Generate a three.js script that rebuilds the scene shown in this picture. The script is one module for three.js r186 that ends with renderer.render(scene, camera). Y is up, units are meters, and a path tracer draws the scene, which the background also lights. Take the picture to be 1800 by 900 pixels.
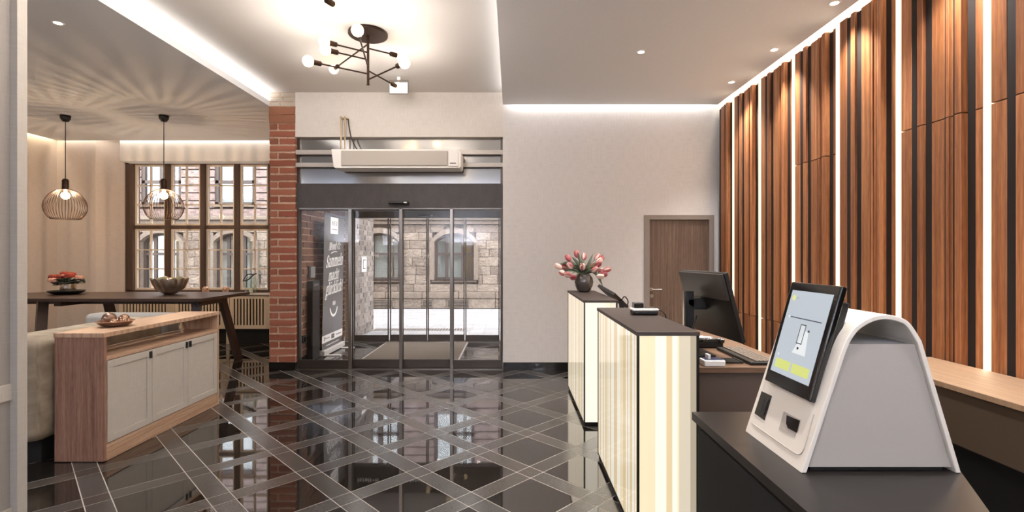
import * as THREE from 'three';
import { RoundedBoxGeometry } from 'three/addons/geometries/RoundedBoxGeometry.js';
import { mergeGeometries } from 'three/addons/utils/BufferGeometryUtils.js';
import { ImprovedNoise } from 'three/addons/math/ImprovedNoise.js';
import { RectAreaLightUniformsLib } from 'three/addons/lights/RectAreaLightUniformsLib.js';

// ------------------------------------------------------------------ camera, sky, large lights, exposure
const scene = new THREE.Scene();
const F = 878, EYE = 1.58;                                   // focal length in pixels of the 1800x900 frame, eye height
const camera = new THREE.PerspectiveCamera(2 * Math.atan(450 / F) * 180 / Math.PI, 2, 0.05, 120);
camera.position.set(0, EYE, 0); camera.lookAt(0, EYE, -1);
scene.background = new THREE.Color(7.9, 8.1, 8.4);          // overcast daylight over the street
const renderer = new THREE.WebGLRenderer({ antialias: true });
renderer.toneMapping = THREE.LinearToneMapping;
renderer.toneMappingExposure = 1.26;
renderer.shadowMap.enabled = true;
RectAreaLightUniformsLib.init();
const L = { cove: 24, wash: 24, strip: 10, spot: 16, chandelier: 0.62, pendant: 2.6, panel: 12, up: 190, box: 0.7, entry: 4.5 };   // lamp strengths

// ------------------------------------------------------------------ helpers
let seed = 7;
const rnd = () => { seed = (seed * 1664525 + 1013904223) >>> 0; return seed / 4294967296; };
const rr = (a, b) => a + (b - a) * rnd();
const noise3 = new ImprovedNoise();
const N = (x, y, z = 0) => noise3.noise(x, y, z);
const fbm = (x, y, z = 0) => N(x, y, z) * 0.55 + N(x * 2.1, y * 2.1, z + 5) * 0.3 + N(x * 4.3, y * 4.3, z + 9) * 0.15;
const V = (x, y, d) => new THREE.Vector3(x, y, -d);
const counts = {};
function numbered(n) { const k = counts[n] = (counts[n] ?? -1) + 1; return k ? n + '_' + String(k).padStart(3, '0') : n; }
function metreUV(g, swap, ou = 0, ov = 0) {                  // texture coordinates in metres, across the plane each face looks along
  g = g.index ? g.toNonIndexed() : g;
  const p = g.attributes.position, n = g.attributes.normal, uv = new Float32Array(p.count * 2);
  for (let i = 0; i < p.count; i++) {
    const ax = Math.abs(n.getX(i)), ay = Math.abs(n.getY(i)), az = Math.abs(n.getZ(i));
    let u, v;
    if (ay > ax && ay > az) { u = p.getX(i); v = p.getZ(i); } else if (ax > az) { u = p.getZ(i); v = p.getY(i); } else { u = p.getX(i); v = p.getY(i); }
    if (swap) [u, v] = [v, u];
    uv[i * 2] = u + ou; uv[i * 2 + 1] = v + ov;
  }
  g.setAttribute('uv', new THREE.BufferAttribute(uv, 2));
  return g;
}
function bx(x0, x1, y0, y1, d0, d1, r = 0, swap = false, ou = 0, ov = 0) {   // a box between two corners; d is the distance in front of the camera plane
  const w = x1 - x0, h = y1 - y0, t = d1 - d0;
  const g = r ? new RoundedBoxGeometry(w, h, t, 2, Math.min(r, w / 2.01, h / 2.01, t / 2.01)) : new THREE.BoxGeometry(w, h, t);
  g.translate((x0 + x1) / 2, (y0 + y1) / 2, -(d0 + d1) / 2);
  return metreUV(g, swap, ou, ov);
}
function joined(list) {
  return mergeGeometries(list.map((g) => {
    g = g.index ? g.toNonIndexed() : g;
    for (const k of Object.keys(g.attributes)) if (!['position', 'normal', 'uv'].includes(k)) g.deleteAttribute(k);
    return g;
  }));
}
function bar(a, b, r, seg = 10, r2 = r) {                     // a round bar from a to b
  const dir = b.clone().sub(a), len = dir.length();
  const g = new THREE.CylinderGeometry(r2, r, len, seg);
  g.translate(0, len / 2, 0);
  g.applyQuaternion(new THREE.Quaternion().setFromUnitVectors(new THREE.Vector3(0, 1, 0), dir.normalize()));
  return g.translate(a.x, a.y, a.z);
}
function beam(a, b, w, t) {                                   // a square bar from a to b
  const dir = b.clone().sub(a), len = dir.length();
  const g = new THREE.BoxGeometry(w, len, t); g.translate(0, len / 2, 0);
  g.applyQuaternion(new THREE.Quaternion().setFromUnitVectors(new THREE.Vector3(0, 1, 0), dir.normalize()));
  return metreUV(g.translate(a.x, a.y, a.z));
}
function tube(pts, r, seg = 24, rad = 6) { return new THREE.TubeGeometry(new THREE.CatmullRomCurve3(pts), seg, r, rad); }
function lathe(pts, x, y, d, seg = 40) { return new THREE.LatheGeometry(pts.map(([a, b]) => new THREE.Vector2(a, b)), seg).translate(x, y, -d); }
function ball(r, x, y, d, seg = 24) { return new THREE.SphereGeometry(r, seg, Math.round(seg * 0.66)).translate(x, y, -d); }
function prism(pts, y0, y1) {                                 // a slab over a polygon of [x, d] corners
  const s = new THREE.Shape(pts.map(([x, d]) => new THREE.Vector2(x, d)));
  const g = new THREE.ExtrudeGeometry(s, { depth: y1 - y0, bevelEnabled: false });
  g.rotateX(-Math.PI / 2).translate(0, y0, 0);
  return metreUV(g);
}
function shadowy(m) { m.castShadow = m.receiveShadow = true; return m; }
function thing(name, label, category, at, group) {            // at: [x, y, d]; its parts are given in world coordinates and moved to it
  const o = new THREE.Group(); o.name = numbered(name); o.position.copy(V(...at)); scene.add(o);
  o.userData = { label, category }; if (group) o.userData.group = group;
  return o;
}
function struct(name, geo, mat) {
  const o = geo ? shadowy(new THREE.Mesh(geo, mat)) : new THREE.Group();
  o.name = name; o.userData = { kind: 'structure' }; scene.add(o); return o;
}
function part(name, geo, mat, parent) {
  const m = shadowy(new THREE.Mesh(geo, mat)); m.name = name;
  let top = parent; while (top.parent && top.parent !== scene) top = top.parent;
  const off = new THREE.Vector3(); for (let q = parent; q && q !== scene; q = q.parent) off.add(q.position);
  if (off.lengthSq()) geo.translate(-off.x, -off.y, -off.z);
  parent.add(m); return m;
}
function copyOf(root, [x, y, d], label) {
  const c = root.clone(); c.name = numbered(root.name); c.position.copy(V(x, y, d)); c.userData = { ...root.userData, ...(label ? { label } : {}) }; scene.add(c); return c;
}
function rectLight(name, color, power, w, h, at, towards) {
  const l = new THREE.RectAreaLight(color, power, w, h); l.name = name; l.position.copy(at); scene.add(l); l.lookAt(at.clone().add(towards)); return l;
}
function pointLight(name, color, power, at, parent, size = 1) {
  const l = new THREE.PointLight(color, power, 0, 2); l.name = name; l.castShadow = true; l.shadow.radius = size;
  l.position.copy(at); parent.add(l); return l;
}

// ------------------------------------------------------------------ procedural materials
function tex(w, h, fn, srgb = true, mw = 1, mh = 1, wrap = THREE.MirroredRepeatWrapping) {
  const data = new Uint8Array(w * h * 4);
  for (let j = 0; j < h; j++) for (let i = 0; i < w; i++) {
    const c = fn(i / w, j / h), k = (j * w + i) * 4;
    for (let q = 0; q < 3; q++) data[k + q] = Math.max(0, Math.min(255, Array.isArray(c) ? c[q] : c));
    data[k + 3] = 255;
  }
  const t = new THREE.DataTexture(data, w, h); t.magFilter = THREE.LinearFilter; t.minFilter = THREE.LinearFilter;
  t.wrapS = t.wrapT = wrap; t.repeat.set(1 / mw, 1 / mh); if (srgb) t.colorSpace = THREE.SRGBColorSpace;
  t.needsUpdate = true; return t;
}
const mixc = (a, b, t) => [0, 1, 2].map((i) => a[i] + (b[i] - a[i]) * Math.max(0, Math.min(1, t)));
const std = (o) => new THREE.MeshStandardMaterial(o);
const phys = (o) => new THREE.MeshPhysicalMaterial(o);
function woodTex(light, dark, k, mw, mh, w = 256, h = 512, streak = 26) {   // grain along v
  return tex(w, h, (u, v) => {
    const warp = fbm(u * 3 + k, v * 2.5, k) * 0.35;
    const g = N((u + warp * 0.16) * streak, v * 1.7, k) * 0.5 + N(u * streak * 4.7, v * 7, k + 3) * 0.32 + N(u * streak * 2, v * 26, k + 7) * 0.18;
    return mixc(light, dark, 0.5 + g * 0.95);
  }, true, mw, mh);
}
function speckle(base, amp, k, scale, mw, w = 256) {
  return tex(w, w, (u, v) => { const g = N(u * scale, v * scale, k) * 0.5 + N(u * scale * 2.7, v * scale * 2.7, k + 4) * 0.5 + (((Math.sin((u * w) * 12.9898 + (v * w) * 78.233) * 43758.5453) % 1) * 0.5); return base.map((c) => c + g * amp); }, true, mw, mw);
}
const linen = tex(256, 256, (u, v) => { const a = N(u * 160, v * 5, 2), b = N(u * 5, v * 160, 8), c = fbm(u * 6, v * 6, 3); return [1, 1, 1].map(() => 246 + (a + b) * 9 + c * 5); }, true, 0.6, 0.6);
const M = {};
M.wallpaper = std({ color: 0xdcd8d6, map: linen, roughness: 0.85 });
M.wallLeft = std({ color: 0xcdbfb3, map: linen, roughness: 0.85 });
M.plaster = std({ color: 0xf1eeea, map: speckle([244, 244, 244], 6, 3, 30, 1.1), roughness: 0.92 });
M.bulkhead = std({ color: 0xdad3cc, map: linen, roughness: 0.9 });
M.ceilingLow = std({ color: 0xe6e8ec, map: speckle([246, 246, 246], 5, 9, 40, 0.9), roughness: 0.92 });
M.ceilingHigh = std({ color: 0xd9d3ce, map: speckle([246, 246, 246], 5, 11, 40, 0.9), roughness: 0.92 });
M.keyCap = std({ color: 0x74685c, roughness: 0.55 });
M.white = std({ color: 0xeae7e3, roughness: 0.6 });
M.blackBase = phys({ color: 0x141212, roughness: 0.25, clearcoat: 0.4 });
const granite = speckle([36, 33, 31], 22, 5, 60, 0.5), bandStone = speckle([74, 72, 70], 20, 15, 46, 0.6);
M.tile = [0xffffff, 0xe2dedb, 0xfff4ec].map((c) => phys({ color: c, map: granite, roughness: 0.03, ior: 2.1 }));
M.band = [0xffffff, 0xeae6e2, 0xfff6ee].map((c) => phys({ color: c, map: bandStone, roughness: 0.22, ior: 1.7 }));
M.grout = std({ color: 0xb9b4ae, roughness: 0.85 });
const walnut = woodTex([212, 156, 110], [126, 80, 50], 1, 0.42, 2.2, 256, 512, 18);
M.slat = [0xeedfcd, 0xdac6b2, 0xfdeada, 0xcab39c, 0xe4cebb].map((c) => phys({ color: c, map: walnut, roughness: 0.48 }));
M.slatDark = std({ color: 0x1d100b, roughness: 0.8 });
M.oak = phys({ map: woodTex([206, 176, 150], [164, 128, 102], 4, 0.35, 1.3, 256, 512, 16), roughness: 0.5 });
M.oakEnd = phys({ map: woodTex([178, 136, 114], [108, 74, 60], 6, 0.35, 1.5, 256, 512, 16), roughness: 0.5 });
M.darkWood = phys({ map: woodTex([74, 52, 42], [44, 29, 24], 8, 0.4, 1.6, 256, 512, 16), roughness: 0.35, clearcoat: 0.2, clearcoatRoughness: 0.4 });
M.doorWood = phys({ map: woodTex([124, 100, 84], [78, 60, 50], 12, 0.5, 2.1, 256, 512, 22), roughness: 0.45 });
M.doorFrame = std({ color: 0x877c74, roughness: 0.5 });
M.windowWood = phys({ map: woodTex([92, 68, 52], [56, 40, 31], 14, 0.4, 1.6, 128, 256, 14), roughness: 0.55 });
M.cream = std({ color: 0xd9cbb8, roughness: 0.55 });
M.coverCream = std({ color: 0xd8c6ad, map: speckle([245, 245, 245], 6, 22, 50, 0.5), roughness: 0.6 });
M.greyPaint = std({ color: 0xa8a29d, map: linen, roughness: 0.6 });
M.doorPaint = std({ color: 0xc6c0b8, map: linen, roughness: 0.6 });
M.black = std({ color: 0x131211, roughness: 0.45 });
M.blackGloss = phys({ color: 0x0c0b0b, roughness: 0.12, clearcoat: 0.6, clearcoatRoughness: 0.08 });
M.blackMatt = std({ color: 0x0a0908, roughness: 0.85 });
M.bronze = std({ color: 0x3c2a20, metalness: 0.75, roughness: 0.42 });
M.brass = std({ color: 0x9c7a55, metalness: 0.85, roughness: 0.35 });
M.copper = std({ color: 0xd0aa92, metalness: 1, roughness: 0.12 });
M.copperDark = std({ color: 0x94796a, metalness: 0.9, roughness: 0.32 });
M.silver = std({ color: 0xe6dccd, metalness: 0.95, roughness: 0.17 });
M.steel = std({ color: 0x9a948e, metalness: 1, roughness: 0.28 });
M.steelDark = std({ color: 0x5a534d, metalness: 0.9, roughness: 0.4 });
M.header = phys({ map: woodTex([72, 65, 60], [52, 46, 42], 18, 0.8, 0.5, 128, 256, 8), roughness: 0.5 });
M.mirror = std({ color: 0xb2b1b0, metalness: 1, roughness: 0.13 });
M.glass = phys({ color: 0xfbfafa, roughness: 0, transmission: 1, thickness: 0, ior: 1.5, specularIntensity: 1 });
M.clearGlass = phys({ color: 0xf6faf8, roughness: 0.02, transmission: 1, thickness: 0, ior: 1.45 });
M.velvet = phys({ map: tex(256, 256, (u, v) => { const g = fbm(u * 5, v * 7, 31), h = N(u * 60, v * 60, 3); return mixc([176, 164, 146], [140, 128, 112], 0.5 + g * 1.2 + h * 0.12); }, true, 0.8, 0.8), roughness: 0.9, sheen: 0.5, sheenRoughness: 0.5, sheenColor: new THREE.Color(0xb8ac9a) });
M.velvetGrey = phys({ color: 0xa3a09c, map: speckle([235, 235, 235], 14, 33, 24, 0.6), roughness: 0.9, sheen: 0.5, sheenRoughness: 0.5, sheenColor: new THREE.Color(0xb5b2ae) });
M.counterTop = phys({ color: 0x463b35, map: speckle([240, 240, 240], 22, 41, 60, 0.35), roughness: 0.5 });
M.deskWood = phys({ map: woodTex([124, 96, 74], [90, 66, 50], 21, 0.4, 1.2, 128, 256, 16), roughness: 0.45 });
M.deskFront = phys({ color: 0x5e4e44, map: speckle([240, 240, 240], 12, 43, 50, 0.4), roughness: 0.5 });
M.blackTop = phys({ color: 0x231e1c, map: speckle([236, 236, 236], 18, 44, 60, 0.3), roughness: 0.33 });
M.credenzaTop = phys({ map: woodTex([156, 126, 98], [120, 94, 72], 25, 0.35, 1.2, 256, 512, 16), roughness: 0.6 });
M.credenzaFront = phys({ color: 0x544639, roughness: 0.32, metalness: 0.3 });
M.kiosk = phys({ color: 0xe4dcd2, roughness: 0.42 });
M.kioskSide = phys({ color: 0xb5ada5, map: speckle([246, 246, 246], 5, 45, 60, 0.3), roughness: 0.5 });
M.vase = phys({ color: 0x4a4542, roughness: 0.16, clearcoat: 0.7, clearcoatRoughness: 0.06 });
M.leaf = phys({ color: 0x7d8a76, roughness: 0.65, transmission: 0.15, thickness: 0 });
M.leafDark = std({ color: 0x2a302a, roughness: 0.7 });
M.stem = std({ color: 0x6f7c56, roughness: 0.7 });
M.petalPink = phys({ color: 0xb8696c, roughness: 0.6 });
M.petalPale = phys({ color: 0xe9cfc4, roughness: 0.6 });
M.petalDeep = phys({ color: 0x8d3843, roughness: 0.6 });
M.coral = std({ color: 0xa84436, roughness: 0.7 });
M.rosePink = std({ color: 0xe3ab98, roughness: 0.7 });
M.moss = std({ color: 0x8c8f76, roughness: 0.9 });
M.mat = std({ map: tex(256, 256, (u, v) => { const g = N(u * 120, v * 120, 2), s = N(u * 30, v * 30, 9); return [104, 94, 82].map((c) => c + g * 38 + s * 12); }, true, 0.5, 0.5), roughness: 1 });
const brickTex = tex(256, 256, (u, v) => { const g = fbm(u * 5, v * 12, 2), s = N(u * 40, v * 60, 5), p = Math.max(0, fbm(u * 9, v * 14, 21) - 0.12) * 160; return [232 + g * 46 + s * 26 - p, 226 + g * 46 + s * 28 - p, 220 + g * 46 + s * 28 - p]; }, true, 0.4, 0.3);
const bumpRough = tex(256, 256, (u, v) => 128 + fbm(u * 7, v * 12, 61) * 110 + N(u * 44, v * 60, 3) * 40, false, 0.4, 0.3);
const brickSet = (cs) => cs.map((c) => std({ color: c, map: brickTex, bumpMap: bumpRough, bumpScale: 0.006, roughness: 0.92 }));
M.brick = brickSet([0xb4705a, 0xbd7c64, 0xa9644e, 0xb6745c, 0xa56a55]);
M.brickBrown = brickSet([0x8f6a57, 0x86604c, 0x99705a, 0x785848]);  // darker, browner bricks of the vestibule wall
M.brickGrey = brickSet([0x8f8a86, 0x827c78, 0x9a9591, 0x78736f]);
M.brickWhite = brickSet([0xe8e1d8, 0xe0d8ce]);
M.brickRough = brickSet([0xa9745a, 0xb58468]);
M.mortar = std({ color: 0xd6bba6, map: brickTex, bumpMap: bumpRough, bumpScale: 0.004, roughness: 0.95 });
M.mortarGrey = std({ color: 0x9a938c, map: brickTex, roughness: 0.95 });
const stoneTex = tex(512, 512, (u, v) => { const g = fbm(u * 9, v * 9, 71), s = N(u * 70, v * 70, 5), q = N(u * 28, v * 34, 15); return [226 + g * 40 + s * 22 + q * 26, 222 + g * 42 + s * 22 + q * 26, 216 + g * 42 + s * 22 + q * 26]; }, true, 1.6, 1.6);
const stoneBump = tex(512, 512, (u, v) => 128 + fbm(u * 16, v * 18, 81) * 120 + N(u * 60, v * 60, 3) * 40, false, 1.6, 1.6);
M.stone = [0x8c8279, 0x81776e, 0x948a80, 0x7a7068].map((c) => std({ color: c, map: stoneTex, bumpMap: stoneBump, bumpScale: 0.05, roughness: 0.95 }));
M.stoneTrim = std({ color: 0x7d736a, map: stoneTex, roughness: 0.95 });
const smallBrick = tex(256, 256, (u, v) => { const row = Math.floor(v * 12), off = row % 2 ? 0.5 : 0, c = Math.floor(u * 8 + off), fu = (u * 8 + off) % 1, fv = (v * 12) % 1; const j = fu < 0.06 || fv < 0.12; const t = ((Math.sin(row * 12.9 + c * 78.2) * 4375.5) % 1); return j ? [130, 123, 120] : [116 + t * 20, 100 + t * 18, 95 + t * 18]; }, true, 1.6, 0.8, THREE.RepeatWrapping);
M.smallBrick = std({ map: smallBrick, roughness: 0.95 });
M.groove = std({ color: 0x4a3d38, roughness: 0.95 });
M.facadeFrame = std({ color: 0x3a302c, roughness: 0.6 });
M.facadePane = phys({ color: 0xe9eef0, roughness: 0.01, transmission: 1, thickness: 0, ior: 1.9 });
M.curtain = std({ color: 0xd9d2c6, roughness: 0.95 });
M.officeWall = std({ color: 0xb9aa92, roughness: 0.95 });
M.pavement = std({ map: tex(512, 512, (u, v) => { const j = (u * 8) % 1 < 0.03 || (v * 8) % 1 < 0.03, g = N(u * 60, v * 60, 3), t = ((Math.sin(Math.floor(u * 8) * 12.9 + Math.floor(v * 8) * 78.2) * 437.5) % 1); return [0, 0, 0].map(() => (j ? 122 : 142 + g * 12 + t * 8)); }, true, 2.4, 2.4, THREE.RepeatWrapping), roughness: 0.9 });
M.exterior = std({ color: 0xb5ab9f, map: stoneTex, roughness: 0.95 });
const glow = (c, k, extra = {}) => std({ color: 0x222222, emissive: c, emissiveIntensity: k, roughness: 0.6, ...extra });
const SOFT = 0xfffaf5;
const col = (h) => new THREE.Color(h);

// ------------------------------------------------------------------ floor: black granite tiles framed by diagonal grey bands
const XL = -8.24, XR = 2.95, DB = 6.9, DW = 9.04, DREAR = -3.4, HL = 3.65, HH = 3.84, XA = -3.35, XB = -0.126;
const floor = struct('floor', joined([bx(XL - 0.3, XR + 0.3, -0.14, -0.0012, DREAR - 0.3, 9.25)]), M.grout);
{
  const P = 0.572, B = 0.138, G = 0.006, U0 = 0.388, V0 = 0.202, R2 = Math.SQRT2;
  const regions = [[XL, XR - 0.08, DREAR, 6.97], [XL, XA + 0.02, 6.97, DW], [-3.08, XB - 0.02, 6.97, 9.2]];
  const toX = (u, v) => [(u - v) / R2, (u + v) / R2];
  const clip = (poly, a, c, s) => { const out = []; for (let i = 0; i < poly.length; i++) { const p = poly[i], q = poly[(i + 1) % poly.length], fp = s * (p[a] - c), fq = s * (q[a] - c); if (fp >= 0) out.push(p); if ((fp >= 0) !== (fq >= 0)) { const t = fp / (fp - fq); out.push([p[0] + (q[0] - p[0]) * t, p[1] + (q[1] - p[1]) * t]); } } return out; };
  const pieces = [];
  for (let i = -14; i < 22; i++) for (let j = -14; j < 22; j++) {
    const u = U0 + i * P, v = V0 + j * P, h = B / 2;
    const cells = [[u - h, u + h, v - h, v + h, 1], [u + h, u + P - h, v - h, v + h, 1], [u - h, u + h, v + h, v + P - h, 1], [u + h, u + P - h, v + h, v + P - h, 0]];
    for (const [u0, u1, v0, v1, kind] of cells) {
      const g = G / 2, poly = [toX(u0 + g, v0 + g), toX(u1 - g, v0 + g), toX(u1 - g, v1 - g), toX(u0 + g, v1 - g)];
      for (const [x0, x1, d0, d1] of regions) {
        let c = clip(clip(clip(clip(poly, 0, x0, 1), 0, x1, -1), 1, d0, 1), 1, d1, -1);
        if (c.length < 3) continue;
        const cx = c.reduce((s, p) => s + p[0], 0) / c.length, cd = c.reduce((s, p) => s + p[1], 0) / c.length;
        let area = 0; c.forEach((p, k) => { const q = c[(k + 1) % c.length]; area += (p[0] * q[1] - q[0] * p[1]) / 2; });
        area = Math.abs(area); if (area < 1e-4) continue;
        const px = cd > 0.5 ? 900 + F * cx / cd : -1, py = cd > 0.5 ? 450 + F * EYE / cd : 9999;
        let seen = px > 50 && px < 1230 && py < 900 ? area / cd ** 3 : 0;
        if (cx > 0.62 && cd < 6) seen = 0;                       // behind the lit counters
        if (cx < -3.12 && cx > -3.5 && cd > 3.82 && cd < 5.32) seen = 0;
        if (cx < -3.5 && cd < 5.4) seen = 0;
        pieces.push({ c, kind, seen });
      }
    }
  }
  const solid = ({ c }) => {                                    // a stone with its top at floor level and four or more sides
    const pos = [], nor = [];
    const up = [...c]; let a = 0; up.forEach((p, k) => { const q = up[(k + 1) % up.length]; a += p[0] * q[1] - q[0] * p[1]; }); if (a < 0) up.reverse();
    for (let k = 1; k < up.length - 1; k++) for (const p of [up[0], up[k], up[k + 1]]) { pos.push(p[0], 0, -p[1]); nor.push(0, 1, 0); }
    up.forEach((p, k) => { const q = up[(k + 1) % up.length], n = new THREE.Vector3(q[1] - p[1], 0, q[0] - p[0]).normalize(); for (const [r, y] of [[p, -0.006], [q, -0.006], [q, 0], [p, -0.006], [q, 0], [p, 0]]) { pos.push(r[0], y, -r[1]); nor.push(n.x, 0, n.z); } });
    const g = new THREE.BufferGeometry(); g.setAttribute('position', new THREE.Float32BufferAttribute(pos, 3)); g.setAttribute('normal', new THREE.Float32BufferAttribute(nor, 3));
    return metreUV(g, false, rnd() * 3, rnd() * 3);
  };
  pieces.sort((a, b) => b.seen - a.seen);
  const rest = [[], []];
  pieces.forEach((p, k) => {
    const g = solid(p);
    if (k < 300 && p.seen > 0) part('tile', g, (p.kind ? M.band : M.tile)[Math.floor(rnd() * 3)], floor); else rest[p.kind].push(g);
  });
  part('tile_field', joined(rest[0]), M.tile[0], floor).userData.kind = 'stuff';
  part('band_field', joined(rest[1]), M.band[0], floor).userData.kind = 'stuff';
}

// ------------------------------------------------------------------ ceilings, walls, bulkheads
struct('ceiling', joined([bx(XA - 0.34, XB + 0.34, HH, HH + 0.12, DREAR - 0.2, 7.1)]), M.ceilingHigh);
struct('ceiling_left', joined([bx(XL + 0.09, XA, HL, HL + 0.04, DREAR, DW - 0.09), bx(XA - 0.012, XA, HL + 0.04, HL + 0.075, DREAR, 6.98)]), M.ceilingLow);
struct('ceiling_left_void', joined([bx(XL - 0.3, XA - 0.34, HH + 0.001, HH + 0.12, DREAR - 0.2, 9.5), bx(XA - 0.34, XA + 0.05, HH, HH + 0.12, 7.1, 9.5), bx(XL, XA - 0.002, HL + 0.042, HH, 6.99, 7.06)]), M.plaster);
struct('ceiling_right', joined([bx(XB, XR - 0.14, HL, HL + 0.04, DREAR, DB - 0.075), bx(XB, XB + 0.012, HL + 0.04, HL + 0.06, DREAR, DB - 0.075)]), M.ceilingLow);
struct('ceiling_right_void', joined([bx(XB + 0.34, XR + 0.3, HH + 0.001, HH + 0.12, DREAR - 0.2, 9.5)]), M.plaster);
const dx0 = (1139 - 900) / F * DB, dx1 = (1248 - 900) / F * DB;   // reception room door opening
const doorTop = 2.10;
struct('wall_back', joined([bx(XB, dx0, 0, HH + 0.1, DB, DB + 0.16), bx(dx0, dx1, doorTop, HH + 0.1, DB, DB + 0.16), bx(dx1, XR + 0.3, 0, HH + 0.1, DB, DB + 0.16), bx(XB, XB + 0.14, 0, HH + 0.1, DB + 0.16, 9.25)]), M.wallpaper);
struct('wall_bulkhead', bx(-2.994, XB, 3.225, HH + 0.1, DB, DB + 0.18), M.bulkhead);
struct('baseboard_back', joined([bx(XB + 0.004, dx0 - 0.05, 0.001, 0.112, DB - 0.014, DB), bx(dx1 + 0.05, 2.8, 0.001, 0.112, DB - 0.014, DB)]), M.blackBase);
struct('wall_rear', bx(XL - 0.3, XR + 0.3, 0, HH + 0.1, DREAR - 0.2, DREAR), M.wallpaper);
struct('wall_left', bx(XL - 0.2, XL, 0, HH + 0.1, DREAR, 9.3), M.wallLeft);
const WX0 = -7.17, WX1 = -4.44, WD = 9.32, WT = 3.335, WB = 0.93;   // lobby window
const nx1 = (168 - 900) / F * DW;                                    // the corner where the alcove wall turns into the window reveal
struct('wall_alcove', joined([
  bx(XL, nx1, 0, HH + 0.1, DW, DW + 0.36),
  prism([[nx1, DW], [WX0, WD], [WX0, WD + 0.1], [nx1, WD + 0.1]], 0, HH + 0.1),
  bx(WX0, XA + 0.1, 0, WB - 0.03, WD, WD + 0.1), bx(WX0, XA + 0.1, WT, HH + 0.1, WD, WD + 0.1), bx(WX1, XA + 0.1, WB - 0.03, WT, WD, WD + 0.1),
]), M.wallLeft);
struct('wall_window_bulkhead', joined([bx((213 - 900) / F * DW, XA + 0.05, 3.29, HL + 0.2, DW - 0.03, WD)]), M.plaster);
struct('exterior_wall', joined([bx(-14, WX0 - 0.02, -0.1, HH + 0.1, WD + 0.1, WD + 0.3), bx(WX0, WX1, -0.1, WB - 0.03, WD + 0.1, WD + 0.3), bx(WX0, WX1, WT, HH + 0.1, WD + 0.1, WD + 0.3), bx(WX1 + 0.02, -3.3, -0.1, HH + 0.1, WD + 0.1, WD + 0.3), bx(XB + 0.14, 4, -0.1, HH + 0.1, 9.1, 9.4), bx(-3.1, XB + 0.14, 2.76, HH + 0.1, 9.1, 9.4)]), M.exterior);

// ------------------------------------------------------------------ slatted wooden wall with light strips
const XS = 2.88, STRIP0 = 6.35, MOD = 0.678;
const wallRight = struct('wall_right', joined([bx(XS + 0.002, XR + 0.3, 0, HH + 0.1, DREAR, DB)]), M.plaster);
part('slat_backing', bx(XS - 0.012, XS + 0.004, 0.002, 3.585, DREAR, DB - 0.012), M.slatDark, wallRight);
// [width, depth, spacer]: wooden slats of several depths; added near-black strips paint the shade in their gaps
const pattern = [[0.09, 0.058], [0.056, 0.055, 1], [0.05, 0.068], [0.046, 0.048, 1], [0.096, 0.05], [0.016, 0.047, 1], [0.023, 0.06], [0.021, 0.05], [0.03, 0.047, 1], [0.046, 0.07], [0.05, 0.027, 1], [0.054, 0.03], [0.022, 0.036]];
function slatModule(dFar, width, seam, first = 0) {            // slats from the far light strip towards the viewer
  let d = dFar; const total = pattern.reduce((s, p) => s + p[0], 0), k = width / total;
  pattern.forEach(([w, t, gapShade], n) => {
    w *= k; const hi = d, lo = d - w; d = lo;
    if (n < first || hi > DB - 0.012) return;
    if (gapShade) { part('gap_shade_strip', bx(XS - 0.008 - t, XS - 0.008, 0.004, 3.57, lo - 0.0006, hi + 0.0006), M.slatDark, wallRight); return; }  // dark strip standing in for the shadowed gap between two slats
    const top = 3.585 - rnd() * 0.006, cuts = [0.004, seam, top];
    for (let c = 0; c < 2; c++) {
      const g = bx(XS - 0.008 - t, XS - 0.008, cuts[c] + (c ? 0.003 : 0), cuts[c + 1] - (c ? 0 : 0.003), lo + 0.0008, hi - 0.0008, 0.003, false, rnd() * 4, rnd() * 4);
      part('slat', g, M.slat[Math.floor(rnd() * 5)], wallRight);
    }
  });
}
slatModule(STRIP0 - 0.025 + MOD, MOD - 0.05, 0.88, 3);
const stripNames = ['light strip nearest the wooden door in the slatted wall', 'second light strip from the wooden door in the slatted wall', 'third light strip from the wooden door in the slatted wall', 'fourth light strip from the wooden door, rising behind the black screen', 'fifth light strip from the wooden door, above the arched white kiosk', 'widest looking light strip in the slatted wall, above the low wood ledge'];
for (let m = 0; m < 8; m++) {
  const dc = STRIP0 - m * MOD;
  slatModule(dc - 0.025, MOD - 0.05, [0.88, 0.88, 2.475, 0.88, 2.475, 2.475, 0.88, 0.88][m]);
  if (m < 6) {
    const s = thing('light_strip', stripNames[m], 'light', [XS, 0.01, dc], 'light strips in the slatted wall');
    part('channel', bx(XS - 0.012, XS - 0.0005, 0.01, 3.58, dc - 0.024, dc + 0.024), M.slatDark, s);
    part('diffuser', bx(XS - 0.072, XS - 0.012, 0.012, 3.578, dc - 0.021, dc + 0.021, 0.006), glow(0xffe3bc, 1.6), s);
  }
  rectLight('strip_light', col(0xffe4c4), L.strip, 0.034, 3.5, V(XS - 0.075, 1.8, dc), new THREE.Vector3(-1, 0, 0));
}

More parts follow.
